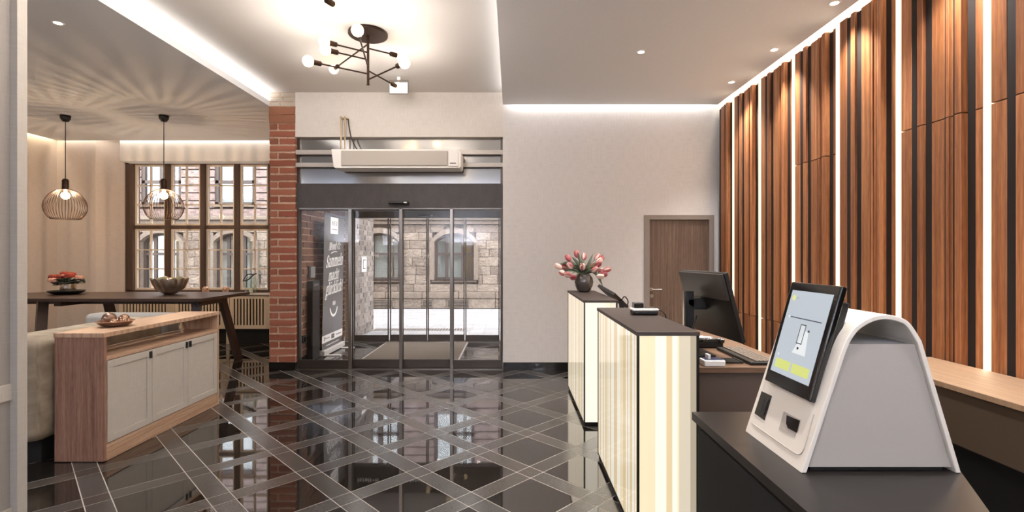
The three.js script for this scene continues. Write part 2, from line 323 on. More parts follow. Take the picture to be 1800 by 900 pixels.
// ------------------------------------------------------------------ cove lights (strips hidden over the edges of the lower ceilings)
function cove(name, label, x0, x1, d0, d1, y, c, power, towards) {
  const s = thing(name, label, 'light', [(x0 + x1) / 2, y, (d0 + d1) / 2], 'cove lights');
  part('led_strip', bx(x0, x1, y, y + 0.008, d0, d1), glow(c, 1.2), s);
  const alongX = x1 - x0 > d1 - d0, len = alongX ? x1 - x0 : d1 - d0, wid = alongX ? d1 - d0 : x1 - x0;
  const up = towards.y > 0;
  const l = new THREE.RectAreaLight(col(c), power, alongX ? len : wid, alongX ? wid : len); l.name = name + '_light';
  l.position.set((x0 + x1) / 2, up ? y + 0.012 : y - 0.004, -(d0 + d1) / 2); l.rotation.x = up ? Math.PI / 2 : -Math.PI / 2; scene.add(l);
  return l;
}
const UP = new THREE.Vector3(0, 1, 0), DOWN = new THREE.Vector3(0, -1, 0);
cove('cove_light', 'strip light in the cove along the left lower ceiling edge', XA - 0.09, XA - 0.045, DREAR + 0.1, 6.96, HL + 0.045, 0xfffdfa, L.cove, UP);
cove('cove_light', 'strip light in the cove along the right lower ceiling edge', XB + 0.06, XB + 0.09, DREAR + 0.1, 6.75, HL + 0.045, 0xfffdfa, L.cove * 0.5, UP);
cove('cove_light', 'strip light in the gap above the beige back wall', XB + 0.1, XR - 0.2, DB - 0.06, DB - 0.02, HL + 0.1, 0xfffdfa, L.wash, DOWN);
cove('cove_light', 'strip light in the gap above the slatted wooden wall', XR - 0.13, XR - 0.085, 1, DB - 0.1, HL + 0.1, 0xfff0da, L.wash * 0.6, DOWN);
cove('cove_light', 'strip light in the gap above the alcove wall, with an added run over the window', XL + 0.1, XA - 0.1, DW - 0.08, DW - 0.045, HL + 0.1, 0xfff6ea, L.wash * 0.65, DOWN);  // the run over the window is added to brighten its bulkhead
cove('cove_light', 'strip light in the gap above the alcove side wall', XL + 0.03, XL + 0.07, 5, DW - 0.1, HL + 0.1, 0xffeccb, L.wash * 1.1, DOWN);

// ------------------------------------------------------------------ brickwork
const roughBox = [];
for (let k = 0; k < 6; k++) {                                  // unit bricks with worn, uneven faces
  const g = new THREE.BoxGeometry(1, 1, 1, 4, 2, 1), p = g.attributes.position;
  for (let i = 0; i < p.count; i++) {
    const x = p.getX(i), y = p.getY(i), z = p.getZ(i), q = (s) => N(x * 2.1 + k * 7, y * 2.3 + s, z * 2.2 + k * 3);
    p.setXYZ(i, x + q(1) * 0.025, y + q(5) * 0.085, z + q(9) * 0.15);
  }
  g.computeVertexNormals(); roughBox.push(g);
}
function brick(name, x0, x1, y0, y1, d0, d1, mats, parent) {
  const g = roughBox[Math.floor(rnd() * 6)], m = shadowy(new THREE.Mesh(g, mats[Math.floor(rnd() * mats.length)]));
  m.name = name; m.position.set((x0 + x1) / 2, (y0 + y1) / 2, -(d0 + d1) / 2); m.scale.set(x1 - x0, y1 - y0, d1 - d0);
  if (rnd() < 0.5) m.scale.x *= -1, m.scale.z *= -1;
  parent.add(m); return m;
}
const pillar = struct('pillar', bx(-3.343, -2.998, 0, HH, DB + 0.008, DB + 0.17), M.mortar);
{
  const x0 = -3.347, x1 = -2.994, row = 0.1003, J = 0.026; let y = 0.118;
  part('plinth', bx(x0 - 0.004, x1 + 0.004, 0.001, 0.112, DB - 0.012, DB + 0.16), M.blackBase, pillar);
  for (let k = 0; y < 3.36; k++, y += row) {
    const split = k % 2 ? 0 : (k % 4 ? 0.36 : 0.32), cuts = split ? [x0, x0 + (x1 - x0) * split, x1] : [x0, x1];
    for (let c = 0; c < cuts.length - 1; c++) brick('brick', cuts[c] + (c ? J / 2 : 0), cuts[c + 1] - (c < cuts.length - 2 ? J / 2 : 0), y, y + row - J, DB - rr(0, 0.008), DB + 0.12, M.brick, pillar);
  }
  y = 3.415; for (let k = 0; k < 2; k++, y += 0.115) brick('brick', x0 - 0.004, x1 + 0.002, y, y + 0.11, DB - 0.014, DB + 0.12, M.brickRough, pillar);
  y = 3.655; for (let k = 0; k < 3; k++, y += 0.062) { const cut = x0 + (x1 - x0) * (k % 2 ? 0.52 : 0.4); brick('brick', x0, cut - 0.006, y, y + 0.05, DB, DB + 0.12, M.brickWhite, pillar); brick('brick', cut + 0.006, x1, y, y + 0.05, DB, DB + 0.12, M.brickWhite, pillar); }
}
function brickFace(o, x, d0, d1, y0, y1, mats, len, row) {     // courses on a wall face that looks towards +x
  for (let y = y0, k = 0; y + row * 0.6 < y1; y += row, k++) {
    for (let d = d0 - (k % 2 ? len / 2 : 0); d < d1 - 0.03; d += len) {
      const a = Math.max(d, d0), b = Math.min(d + len - 0.018, d1); if (b - a < 0.04) continue;
      brick('brick', x - 0.09, x + rr(0, 0.01), y, Math.min(y + row - 0.018, y1), a, b, mats, o);
    }
  }
}
const vestWall = struct('wall_vestibule', bx(-3.34, -3.09, 0, HH, DB + 0.17, 9.24), M.mortar);
part('plinth', bx(-3.1, -3.072, 0.001, 0.1, DB + 0.18, 9.16), M.blackBase, vestWall);
brickFace(vestWall, -3.085, 7.1, 9.2, 0.105, 2.72, M.brickBrown, 0.27, 0.1);
const wing = struct('exterior_wing_wall', bx(-3.6, -3.0, 0, 4, 9.38, 10.78), M.mortarGrey);
brickFace(wing, -2.995, 9.4, 10.78, 0.01, 2.7, M.brickGrey, 0.26, 0.105);
struct('vestibule_ceiling', bx(-3.09, XB + 0.02, 2.745, 2.79, DB + 0.18, 9.1), M.plaster);

for (const [x, lab] of [[-2.45, 'ceiling spotlight of the entrance vestibule over the banner'], [-1.55, 'ceiling spotlight in the middle of the entrance vestibule'], [-0.7, 'ceiling spotlight of the entrance vestibule by the plain wall']]) {
  const s = thing('vestibule_spotlight', lab, 'spotlight', [x, 2.745, 8.0], 'vestibule ceiling spotlights');
  part('trim_ring', lathe([[0.036, 0], [0.04, -0.006], [0.05, -0.006], [0.053, 0]], x, 2.745, 8.0), M.white, s);
  part('lamp_lens', lathe([[0.0005, -0.005], [0.037, -0.005], [0.037, -0.0005]], x, 2.745, 8.0, 24), glow(0xfff6e8, 9), s);
  const l = new THREE.SpotLight(SOFT, L.entry, 0, 1.25, 0.8, 2); l.name = 'vestibule_lamp'; l.position.copy(V(x, 2.73, 8.0)); l.target.position.copy(V(x, 0, 8.0)); l.castShadow = true; l.shadow.radius = 2; scene.add(l, l.target);
}
// ------------------------------------------------------------------ entrance: inner and outer sliding doors
const EX0 = -2.992, EX1 = XB - 0.004, ED = 6.99;
const door1 = struct('door_1');
part('transom_mirror', bx(EX0 + 0.02, EX1 - 0.02, 2.585, 3.225, ED, ED + 0.02), M.mirror, door1);
part('header', bx(EX0, EX1, 2.25, 2.585, ED - 0.06, ED + 0.14), M.header, door1);
part('header_lip', bx(EX0, EX1, 2.235, 2.25, ED - 0.03, ED + 0.06), M.steel, door1);
for (const [y0, y1] of [[2.985, 3.045], [2.81, 2.87]]) part('mounting_rail', bx(EX0, EX1, y0, y1, ED - 0.09, ED - 0.05, 0.004), std({ color: 0xb4aca5, roughness: 0.4, metalness: 0.3 }), door1);
part('side_post', bx(EX0 - 0.004, EX0 + 0.03, 0, 3.225, ED - 0.03, ED + 0.05), M.steelDark, door1);
part('side_post', bx(EX1 - 0.03, EX1, 0, 3.225, ED - 0.03, ED + 0.05), M.steelDark, door1);
const ex = (px) => (px - 900) / F * ED;
const inner = [[527, 614, 0, 'fixed_panel'], [617, 704, 0.045, 'sliding_leaf'], [706, 793, 0.045, 'sliding_leaf'], [796, 881, 0, 'fixed_panel']];
const wordTex = (() => {
  const c = document.createElement('canvas'); c.width = 512; c.height = 128; const g = c.getContext('2d');
  g.fillStyle = '#000'; g.fillRect(0, 0, 512, 128); g.fillStyle = '#fff'; g.font = 'bold 104px sans-serif'; g.textAlign = 'center'; g.textBaseline = 'middle';
  g.translate(512, 0); g.scale(-1, 1); g.fillText('H+Hotel', 256, 66, 490);
  const t = new THREE.CanvasTexture(c); return t;
})();
const etched = std({ color: 0xd8d5d0, alphaMap: wordTex, transparent: true, opacity: 0.75, roughness: 0.9 });
for (const [a, b, off, nm] of inner) {
  const x0 = ex(a), x1 = ex(b), d = ED + off;
  const leaf = part(nm, joined([bx(x0, x1, 0.012, 0.125, d, d + 0.035, 0.004), bx(x0, x0 + 0.012, 0.125, 2.25, d, d + 0.035), bx(x1 - 0.012, x1, 0.125, 2.25, d, d + 0.035), bx(x0 + 0.012, x1 - 0.012, 2.215, 2.25, d, d + 0.035)]), M.steelDark, door1);
  part('pane', bx(x0 + 0.012, x1 - 0.012, 0.125, 2.215, d + 0.013, d + 0.021), M.glass, leaf);
  if (nm === 'sliding_leaf') {
    const xc = (a < 650 ? ex(645) : ex(738)), pl = new THREE.PlaneGeometry(0.39, 0.0975); pl.translate(xc, 1.585, -(d + 0.009));
    part('lettering', pl, etched, leaf);
  }
}
for (const px of [616, 705, 794]) part('door_post', bx(ex(px) - 0.022, ex(px) + 0.022, 0.01, 2.25, ED - 0.03, ED - 0.002, 0.004), M.steel, door1);
part('threshold', bx(EX0, EX1, 0.0005, 0.011, ED - 0.05, ED + 0.12), M.steel, door1);
const OD = 9.2, ox = (px) => (px - 900) / F * OD;
const door2 = struct('door_2');
part('header', bx(-3.0, XB, 2.28, 2.745, OD - 0.05, OD + 0.12), M.header, door2);
part('side_post', bx(-3.0, -2.93, 0, 2.28, OD - 0.03, OD + 0.08), M.steelDark, door2);
part('side_post', bx(XB - 0.06, XB, 0, 2.28, OD - 0.03, OD + 0.08), M.steelDark, door2);
for (const [a, b, off, nm] of [[622, 683, 0, 'fixed_panel'], [684, 750, 0.05, 'sliding_leaf'], [751, 816, 0.05, 'sliding_leaf'], [818, 878, 0, 'fixed_panel']]) {
  const x0 = ox(a), x1 = ox(b), d = OD + off;
  const leaf = part(nm, joined([bx(x0, x1, 0.012, 0.12, d, d + 0.035), bx(x0, x0 + 0.018, 0.12, 2.28, d, d + 0.035), bx(x1 - 0.018, x1, 0.12, 2.28, d, d + 0.035)]), M.steelDark, door2);
  part('pane', bx(x0 + 0.018, x1 - 0.018, 0.12, 2.28, d + 0.013, d + 0.021), M.glass, leaf);
}
part('threshold', bx(-3.0, XB, 0.0005, 0.012, OD - 0.06, OD + 0.14), M.steel, door2);
for (const [lab, px, py, d] of [['slim dark motion sensor on the header of the inner glass doors', 702, 358, ED - 0.06], ['slim dark motion sensor on the header of the outer glass doors', 750, 380, OD - 0.05]]) {
  const x = (px - 900) / F * d, y = EYE + (450 - py) / F * d, s = thing('motion_sensor', lab, 'sensor', [x, y, d]);
  part('housing', bx(x - 0.14, x + 0.14, y - 0.012, y + 0.03, d - 0.09, d, 0.014), M.blackGloss, s);
  part('lens', bx(x + 0.08, x + 0.12, y - 0.002, y + 0.016, d - 0.094, d - 0.085, 0.003), M.white, s);
}
{
  const m = thing('entrance_mat', 'brown ribbed entrance mat sunk between the inner and outer doors', 'mat', [-1.55, 0.001, 8.2]);
  part('pile', bx(-2.27, -0.82, 0.0008, 0.012, 7.22, 9.1, 0.004), M.mat, m);
  part('edging', joined([bx(-2.295, -2.27, 0.0008, 0.013, 7.2, 9.12), bx(-0.82, -0.795, 0.0008, 0.013, 7.2, 9.12), bx(-2.27, -0.82, 0.0008, 0.013, 9.1, 9.12), bx(-2.27, -0.82, 0.0008, 0.013, 7.2, 7.22)]), std({ color: 0xd2cbc2, metalness: 0.6, roughness: 0.35 }), m);
}

// ------------------------------------------------------------------ air curtain with its rods and cable
{
  const d = 6.62, x0 = -2.39, x1 = -0.68, yt = 2.99, yb = 2.755;
  const a = thing('air_curtain', 'long white air curtain heater hanging over the entrance doors', 'heater', [-1.53, yb, d + 0.15]);
  const sh = new THREE.Shape([[x0, yt], [x1 - 0.03, yt], [x1, yt - 0.04], [x1 - 0.005, yb + 0.012], [x1 - 0.02, yb], [x0 + 0.045, yb], [x0 + 0.03, yb + 0.012]].map(([p, q]) => new THREE.Vector2(p, q)));
  const g = new THREE.ExtrudeGeometry(sh, { depth: 0.29, bevelEnabled: true, bevelSize: 0.008, bevelThickness: 0.01, bevelSegments: 3 }); g.translate(0, 0, -(d + 0.3));
  part('housing', metreUV(g), M.white, a);
  part('intake_grille', bx(x0 + 0.13, x1 - 0.17, yb + 0.02, yt - 0.015, d - 0.02, d + 0.01, 0.01), std({ color: 0xcfc6bb, map: tex(128, 128, (u, v) => { const p = ((u * 32) % 1 - 0.5) ** 2 + ((v * 32) % 1 - 0.5) ** 2 < 0.07; return p ? 178 : 236; }, true, 0.16, 0.16, THREE.RepeatWrapping), roughness: 0.7 }), a);
  part('end_cap', bx(x1 - 0.165, x1 - 0.03, yb + 0.01, yt - 0.01, d - 0.022, d + 0.01, 0.01), M.white, a);
  part('badge', bx(x1 - 0.14, x1 - 0.06, yb + 0.045, yb + 0.056, d - 0.026, d - 0.02), M.black, a);
  for (const px of [599.5, 606.5]) {
    const x = (px - 900) / F * 6.8;
    part('hanging_rod', joined([bar(V(x, yt, 6.8), V(x, 3.46, 6.8), 0.011), bar(V(x, 3.46, 6.78), V(x, 3.47, 6.9), 0.013), ball(0.016, x, 3.465, 6.79, 12)]), std({ color: 0xb9a58a, metalness: 0.6, roughness: 0.4 }), a);
  }
  part('rod_bracket', bx(-2.345, -2.23, yt, yt + 0.025, 6.76, 6.84, 0.004), M.cream, a);
  part('cable', tube([V(-2.25, 3.465, 6.86), V(-2.235, 3.35, 6.85), V(-2.2, 3.2, 6.84), V(-2.13, 3.06, 6.82), V(-2.07, 2.995, 6.8)], 0.008, 30), M.black, a);
}
// ------------------------------------------------------------------ exit sign
{
  const d = 6.3, x0 = (685 - 900) / F * d, x1 = (716.5 - 900) / F * d, y0 = EYE + (450 - 164) / F * d, y1 = EYE + (450 - 145) / F * d;
  const s = thing('exit_sign', 'small lit white emergency exit sign hanging under the high ceiling', 'sign', [(x0 + x1) / 2, y0, d]);
  part('lit_panel', bx(x0, x1, y0, y1, d, d + 0.02), glow(0xf2fbf8, 1.05), s);
  part('frame', joined([bx(x0 - 0.006, x1 + 0.006, y0 - 0.006, y0, d - 0.004, d + 0.024), bx(x0 - 0.006, x0, y0, y1, d - 0.004, d + 0.024), bx(x1, x1 + 0.006, y0, y1, d - 0.004, d + 0.024), bx(x0 - 0.006, x1 + 0.006, y1, y1 + 0.03, d - 0.01, d + 0.03, 0.004)]), M.steel, s);
  part('bracket', bx((x0 + x1) / 2 - 0.02, (x0 + x1) / 2 + 0.02, y1 + 0.03, HH, d, d + 0.02), M.white, s);
  rectLight('exit_sign_light', col(0xf2fbf8), 0.8, x1 - x0, y1 - y0, V((x0 + x1) / 2, (y0 + y1) / 2, d - 0.006), new THREE.Vector3(0, 0, 1));
}

// ------------------------------------------------------------------ roll-up banner and fittings in the vestibule
{
  const c = document.createElement('canvas'); c.width = 512; c.height = 1120; const g = c.getContext('2d');
  g.fillStyle = '#595757'; g.fillRect(0, 0, 512, 1120);
  g.fillStyle = '#f1eeea'; g.fillRect(150, 14, 196, 140); g.fillStyle = '#3b3938'; g.textAlign = 'center'; g.font = 'bold 50px sans-serif'; g.fillText('N E U', 248, 82); g.fillStyle = '#9a9794'; g.fillRect(180, 112, 136, 8);
  const script = (word, x, y, size, wide) => { g.save(); g.translate(x, y); g.transform(1, -0.05, -0.2, 1, 0, 0); g.font = 'italic bold ' + size + 'px serif'; g.fillText(word, 0, 0, wide); g.restore(); };
  g.fillStyle = '#f5f3f0'; script('Mood #1:', 262, 290, 92, 300);
  g.lineWidth = 7; g.strokeStyle = '#f5f3f0'; g.beginPath(); g.moveTo(170, 322); g.quadraticCurveTo(250, 300, 330, 308); g.stroke();
  script('Sammeln', 266, 432, 142, 430); script('macht', 246, 548, 126, 260); script('glücklich!', 270, 664, 142, 430);
  g.lineCap = 'round'; g.lineWidth = 22; g.beginPath(); g.arc(270, 760, 96, Math.PI * 0.12, Math.PI * 0.88); g.stroke();
  for (const x of [254, 296]) { g.beginPath(); g.moveTo(x, 742); g.lineTo(x, 758); g.stroke(); }
  g.fillStyle = '#efece8'; g.fillRect(0, 1000, 512, 62); g.fillStyle = '#3d3b3a'; g.font = 'bold 32px sans-serif'; g.fillRect(46, 1014, 14, 34); g.beginPath(); g.arc(72, 1024, 9, 0, 7); g.fill(); g.fillStyle = '#8d8a87'; g.fillRect(88, 1026, 92, 9); g.fillStyle = '#3d3b3a'; g.fillRect(220, 1012, 78, 38); g.fillStyle = '#8d8a87'; g.fillRect(232, 1026, 54, 8); g.fillStyle = '#6b6866'; g.fillRect(340, 1026, 140, 10);
  g.fillStyle = '#cfccc8'; g.fillRect(96, 1086, 330, 9);
  const t = new THREE.CanvasTexture(c); t.colorSpace = THREE.SRGBColorSpace;
  const b = thing('rollup_banner', 'dark grey roll-up banner with white handwriting and a smile, along the brick wall', 'banner', [-2.97, 0, 8.25]);
  const d0 = 7.8, d1 = 8.72, xb = -2.972, xt = -2.93, y0 = 0.09, y1 = 2.24;
  const sheet = new THREE.BufferGeometry(), q = [[xb, y0, d0, 0, 0], [xb, y0, d1, 1, 0], [xt, y1, d1, 1, 1], [xt, y1, d0, 0, 1]];
  const pos = [], uv = [], T = 0.004;
  const put = (i, off) => { const k = q[i]; pos.push(k[0] + off, k[1], -k[2]); uv.push(k[3], k[4]); };
  for (const i of [0, 1, 2, 0, 2, 3]) put(i, T); for (const i of [0, 2, 1, 0, 3, 2]) put(i, 0);
  for (let i = 0; i < 4; i++) { const j = (i + 1) % 4; put(i, 0); put(j, 0); put(j, T); put(i, 0); put(j, T); put(i, T); }
  sheet.setAttribute('position', new THREE.Float32BufferAttribute(pos, 3)); sheet.setAttribute('uv', new THREE.Float32BufferAttribute(uv, 2)); sheet.computeVertexNormals();
  part('printed_sheet', sheet, phys({ map: t, roughness: 0.35 }), b);
  part('top_rail', bx(xt - 0.01, xt + 0.016, y1 - 0.005, y1 + 0.025, d0 - 0.01, d1 + 0.01, 0.005), M.steel, b);
  part('base_cassette', bx(xb - 0.05, xb + 0.05, 0.012, 0.095, d0 - 0.01, d1 + 0.02, 0.012), std({ color: 0xd9d5d0, metalness: 0.5, roughness: 0.4 }), b);
  for (const d of [d0 + 0.1, d1 - 0.16]) part('foot', bx(xb - 0.06, xb + 0.26, 0.001, 0.014, d, d + 0.05, 0.004), M.white, b);
  part('support_pole', bar(V(xb - 0.03, 0.09, 8.25), V(xt - 0.015, y1, 8.25), 0.008), M.steel, b);
}
{
  const p = thing('floor_pedestal', 'slim black floor pedestal against the brick wall behind the banner', 'pedestal', [-3.02, 0, 7.6]);
  part('body', bx(-3.072, -2.985, 0.01, 1.2, 7.48, 7.76, 0.006), M.blackMatt, p);
  part('top_slot', bx(-3.06, -2.982, 1.12, 1.16, 7.52, 7.72, 0.004), M.steelDark, p);
  part('base_plate', bx(-3.072, -2.93, 0.001, 0.012, 7.45, 7.78, 0.004), M.black, p);
  const k = thing('wall_box', 'small grey junction box on the brick wall above the black pedestal', 'box', [-3.07, 1.22, 7.62]);
  part('cover', bx(-3.082, -3.03, 1.25, 1.42, 7.53, 7.7, 0.008), std({ color: 0x7b7875, roughness: 0.5 }), k);
  part('rim', bx(-3.084, -3.05, 1.24, 1.43, 7.52, 7.71, 0.004), M.steelDark, k);
  const s = thing('wall_socket', 'black wall socket low on the brick vestibule wall', 'socket', [-3.07, 0.34, 7.35]);
  part('plate', bx(-3.082, -3.052, 0.3, 0.41, 7.31, 7.41, 0.006), M.black, s);
  part('insert', bx(-3.054, -3.048, 0.325, 0.385, 7.335, 7.385, 0.003), M.blackGloss, s);
  const y = EYE - (465 - 450) / F * 9.98, n = thing('intercom_panel', 'white framed intercom plate on the grey outdoor brick wall', 'intercom', [-2.98, y, 9.98]);
  part('plate', bx(-2.992, -2.97, y - 0.15, y + 0.16, 9.88, 10.2, 0.004), M.white, n);
  part('display', bx(-2.971, -2.966, y - 0.09, y + 0.1, 9.95, 10.13, 0.003), M.black, n);
  part('notice', bx(-2.967, -2.964, y - 0.07, y + 0.08, 9.98, 10.1, 0.002), M.white, n);
}

// ------------------------------------------------------------------ street and the building opposite
struct('pavement', bx(-22, 8, -0.16, -0.012, 9.25, 16), M.pavement);
{
  const dr = thing('drain_grate', 'long slotted drain grate in the pale pavement outside the doors', 'drain', [-2.1, -0.012, 10.8]);
  part('frame', bx(-3.0, -1.0, -0.013, -0.008, 10.62, 10.98), std({ color: 0x8d8882, roughness: 0.7 }), dr);
  for (let i = 0; i < 32; i++) { const x = -2.96 + i * 0.0615; part('slot', bx(x, x + 0.03, -0.009, -0.006, 10.66, 10.94), M.black, dr); }
}
{
  const D = 15.1, bp = (px) => (px - 900) / F * D, by = (py) => EYE + (450 - py) / F * D;
  const b = thing('stone_building', 'pale stone building across the street with arched windows and a brick upper floor', 'building', [-6, 0, D]);
  const Wc = [bp(283.5), bp(413), bp(541), bp(668), bp(798.5), bp(929)], WW = 1.2, sill = 0.86, sillLow = 0.5, spring = 2.0, crown = 2.27;
  const open = (k) => k < 2 ? sillLow : sill;
  part('backing', joined([bx(-15, 4, 0, sillLow - 0.02, D + 0.16, D + 0.5), bx(-15, 4, 2.3, 3.1, D + 0.16, D + 0.5), ...[-1, 0, 1, 2, 3, 4, 5].map((k) => bx(k < 0 ? -15 : Wc[k] + WW / 2, k === 5 ? 4 : Wc[k + 1] - WW / 2, sillLow - 0.02, 2.3, D + 0.16, D + 0.5)), ...[2, 3, 4, 5].map((k) => bx(Wc[k] - WW / 2, Wc[k] + WW / 2, sillLow - 0.02, sill - 0.05, D + 0.16, D + 0.5))]), M.mortarGrey, b);
  // ashlar blocks, course by course; openings stay free
  const rows = [0.5, 0.74, 1.02, 1.28, 1.56, 1.8, 2.06, 2.3, 2.54];
  for (let r = 0; r < rows.length - 1; r++) {
    const y0 = rows[r], y1 = rows[r + 1] - 0.012;
    let x = -12.6 + (r % 2) * 0.3;
    while (x < 0.9) {
      let w = rr(0.42, 0.85), x1 = x + w, cut = [[x, x1 - 0.014]];
      Wc.forEach((c, k) => {
        const half = (y1 > open(k) && y0 < spring) ? WW / 2 + 0.12 : (y0 < crown + 0.12 && y1 > spring) ? (y0 < 2.05 ? WW / 2 + 0.1 : y0 < 2.2 ? 0.66 : 0.3) : 0;
        if (!half) return;
        cut = cut.flatMap(([a, e]) => e <= c - half || a >= c + half ? [[a, e]] : [[a, Math.min(e, c - half)], [Math.max(a, c + half), e]].filter(([p, q]) => q - p > 0.05));
      });
      for (const [a, e] of cut) {
        const g = metreUV(new THREE.BoxGeometry(e - a, y1 - y0, 0.24, 3, 2, 1), false, rnd() * 4, rnd() * 4), p = g.attributes.position;
        for (let i = 0; i < p.count; i++) if (p.getZ(i) > 0.1 && Math.abs(p.getX(i)) < (e - a) / 2 - 0.01) p.setZ(i, p.getZ(i) + 0.012 + 0.016 * N(p.getX(i) * 6 + a, p.getY(i) * 6, r));
        g.computeVertexNormals(); g.translate((a + e) / 2, (y0 + y1) / 2, -D - 0.12);
        part('stone_block', g, M.stone[Math.floor(rnd() * 4)], b);
      }
      x = x1;
    }
  }
  // plinth with ledge, vents
  for (let x = -12.6; x < 0.9; x += 1.1) part('plinth_block', bx(x, x + 1.088, 0, 0.3, D - 0.06, D + 0.2, 0.01), M.stone[Math.floor(rnd() * 4)], b), part('plinth_ledge', bx(x, x + 1.095, 0.3, 0.49, D - 0.1, D + 0.2, 0.03), M.stoneTrim, b);
  for (const [p0, p1] of [[636, 692], [744, 761], [787, 824]]) {
    const v = part('vent', bx(bp(p0), bp(p1), 0.05, 0.26, D - 0.075, D - 0.05), M.black, b);
    part('vent_frame', joined([bx(bp(p0) - 0.02, bp(p1) + 0.02, 0.245, 0.275, D - 0.09, D - 0.05), bx(bp(p0) - 0.02, bp(p1) + 0.02, 0.035, 0.06, D - 0.09, D - 0.05), bx(bp(p0) - 0.02, bp(p0) + 0.01, 0.05, 0.26, D - 0.09, D - 0.05), bx(bp(p1) - 0.01, bp(p1) + 0.02, 0.05, 0.26, D - 0.09, D - 0.05), ...[0.1, 0.15, 0.2].map((y) => bx(bp(p0), bp(p1), y, y + 0.022, D - 0.085, D - 0.07))]), M.stoneTrim, v);
  }
  // arched windows of the ground floor
  Wc.forEach((c, k) => {
    const s0 = open(k), hw = WW / 2, arch = (r, h) => { const s = new THREE.Shape(); s.moveTo(-r, s0); s.lineTo(r, s0); s.lineTo(r, spring); s.quadraticCurveTo(r * 0.62, h, 0, h); s.quadraticCurveTo(-r * 0.62, h, -r, spring); s.lineTo(-r, s0); return s; };
    const hole = (s, r, h) => { const p = arch(r, h); s.holes.push(new THREE.Path(p.getPoints(10))); return s; };
    const ring = (r0, h0, r1, h1, t, dd) => { const s = hole(arch(r0, h0), r1, h1); return metreUV(new THREE.ExtrudeGeometry(s, { depth: t, bevelEnabled: false, curveSegments: 12 }).translate(c, 0, -dd)); };
    part('window_surround', ring(hw + 0.13, crown + 0.16, hw, crown, 0.3, D + 0.2), M.stoneTrim, b);
    const w = part('window', ring(hw, crown, hw - 0.08, crown - 0.07, 0.07, D + 0.16), M.facadeFrame, b);
    part('glazing_bar', joined([bx(c - 0.29, c - 0.2, s0, 2.17, D + 0.09, D + 0.16), bx(c + 0.2, c + 0.29, s0, 2.17, D + 0.09, D + 0.16), bx(c - hw + 0.06, c + hw - 0.06, 1.6, 1.68, D + 0.08, D + 0.16), bx(c - hw, c + hw, s0, s0 + 0.07, D + 0.06, D + 0.16)]), M.facadeFrame, w);
    for (const [a, e] of [[-hw + 0.07, -0.29], [-0.2, 0.2], [0.29, hw - 0.07]]) for (const [y0, y1] of [[s0 + 0.07, 1.6], [1.68, a === -0.2 ? 2.2 : 2.03]]) part('pane', bx(c + a, c + e, y0, y1, D + 0.12, D + 0.126), M.facadePane, w);
    part('window_sill', bx(c - hw - 0.08, c + hw + 0.08, s0 - 0.07, s0, D - 0.05, D + 0.2, 0.01), M.stoneTrim, w);
    part('office_room', joined([bx(c - hw - 0.2, c + hw + 0.2, s0 - 0.1, 2.4, D + 1.2, D + 1.25), bx(c - hw - 0.2, c - hw - 0.15, s0 - 0.1, 2.4, D + 0.2, D + 1.2), bx(c + hw + 0.15, c + hw + 0.2, s0 - 0.1, 2.4, D + 0.2, D + 1.2), bx(c - hw - 0.2, c + hw + 0.2, 2.36, 2.4, D + 0.2, D + 1.2), bx(c - hw - 0.2, c + hw + 0.2, s0 - 0.1, s0 - 0.06, D + 0.2, D + 1.2)]), M.officeWall, w);
    part('curtain', joined([bx(c - hw + 0.02, c + 0.2 + (k % 2) * 0.1, s0, 2.24, D + 0.3, D + 0.32), ...(k % 2 ? [bx(c + 0.36, c + hw, s0, 2.2, D + 0.3, D + 0.32)] : [])]), M.curtain, w);
    part('office_lamp', bx(c - 0.4, c + 0.45, 2.06, 2.1, D + 0.7, D + 0.82), glow(0xffe9c4, 1.3), w);
    rectLight('office_light', col(0xffe9c4), 12, 0.8, 0.12, V(c, 2.05, D + 0.76), DOWN);
  });
  // cornice and brick upper floor
  part('cornice', joined([bx(-15, 4, 2.54, 2.66, D - 0.1, D + 0.3, 0.01), bx(-15, 4, 2.66, 2.78, D - 0.2, D + 0.3, 0.02)]), M.stoneTrim, b);
  const U0 = 3.12, U1 = 5.0, UW = 1.22;
  part('upper_backing', joined([bx(-15, 4, 2.78, U0, D + 0.1, D + 0.5), bx(-15, 4, U1, 9.5, D + 0.1, D + 0.5), ...[-1, 0, 1, 2, 3, 4, 5].map((k) => bx(k < 0 ? -15 : Wc[k] + UW / 2, k === 5 ? 4 : Wc[k + 1] - UW / 2, U0, U1, D + 0.1, D + 0.5))]), M.groove, b);
  for (let y = 2.8; y < 9.4; y += 0.235) {
    const y1 = y + 0.2, runs = y1 > U0 && y < U1 ? [-1, 0, 1, 2, 3, 4, 5].map((k) => [k < 0 ? -15 : Wc[k] + UW / 2, k === 5 ? 4 : Wc[k + 1] - UW / 2]) : [[-15, 4]];
    for (const [a, e] of runs) part('brick_band', bx(a, e, y, y1, D - 0.02, D + 0.12, 0, false, rnd(), 0), M.smallBrick, b);
  }
  Wc.forEach((c) => {
    const h = UW / 2, f = M.facadeFrame;
    const w = part('upper_window', joined([bx(c - h, c - h + 0.1, U0, U1, D + 0.02, D + 0.12), bx(c + h - 0.1, c + h, U0, U1, D + 0.02, D + 0.12), bx(c - 0.07, c + 0.07, U0, U1, D + 0.02, D + 0.12), bx(c - h, c + h, U0, U0 + 0.09, D + 0.02, D + 0.12), bx(c - h, c + h, 3.78, 3.87, D + 0.02, D + 0.12), bx(c - h, c + h, U1 - 0.08, U1, D + 0.02, D + 0.12)]), f, b);
    for (const [a, e] of [[-h + 0.1, -0.07], [0.07, h - 0.1]]) for (const [y0, y1] of [[U0 + 0.09, 3.78], [3.87, U1 - 0.08]]) part('pane', bx(c + a, c + e, y0, y1, D + 0.07, D + 0.076), M.facadePane, w);
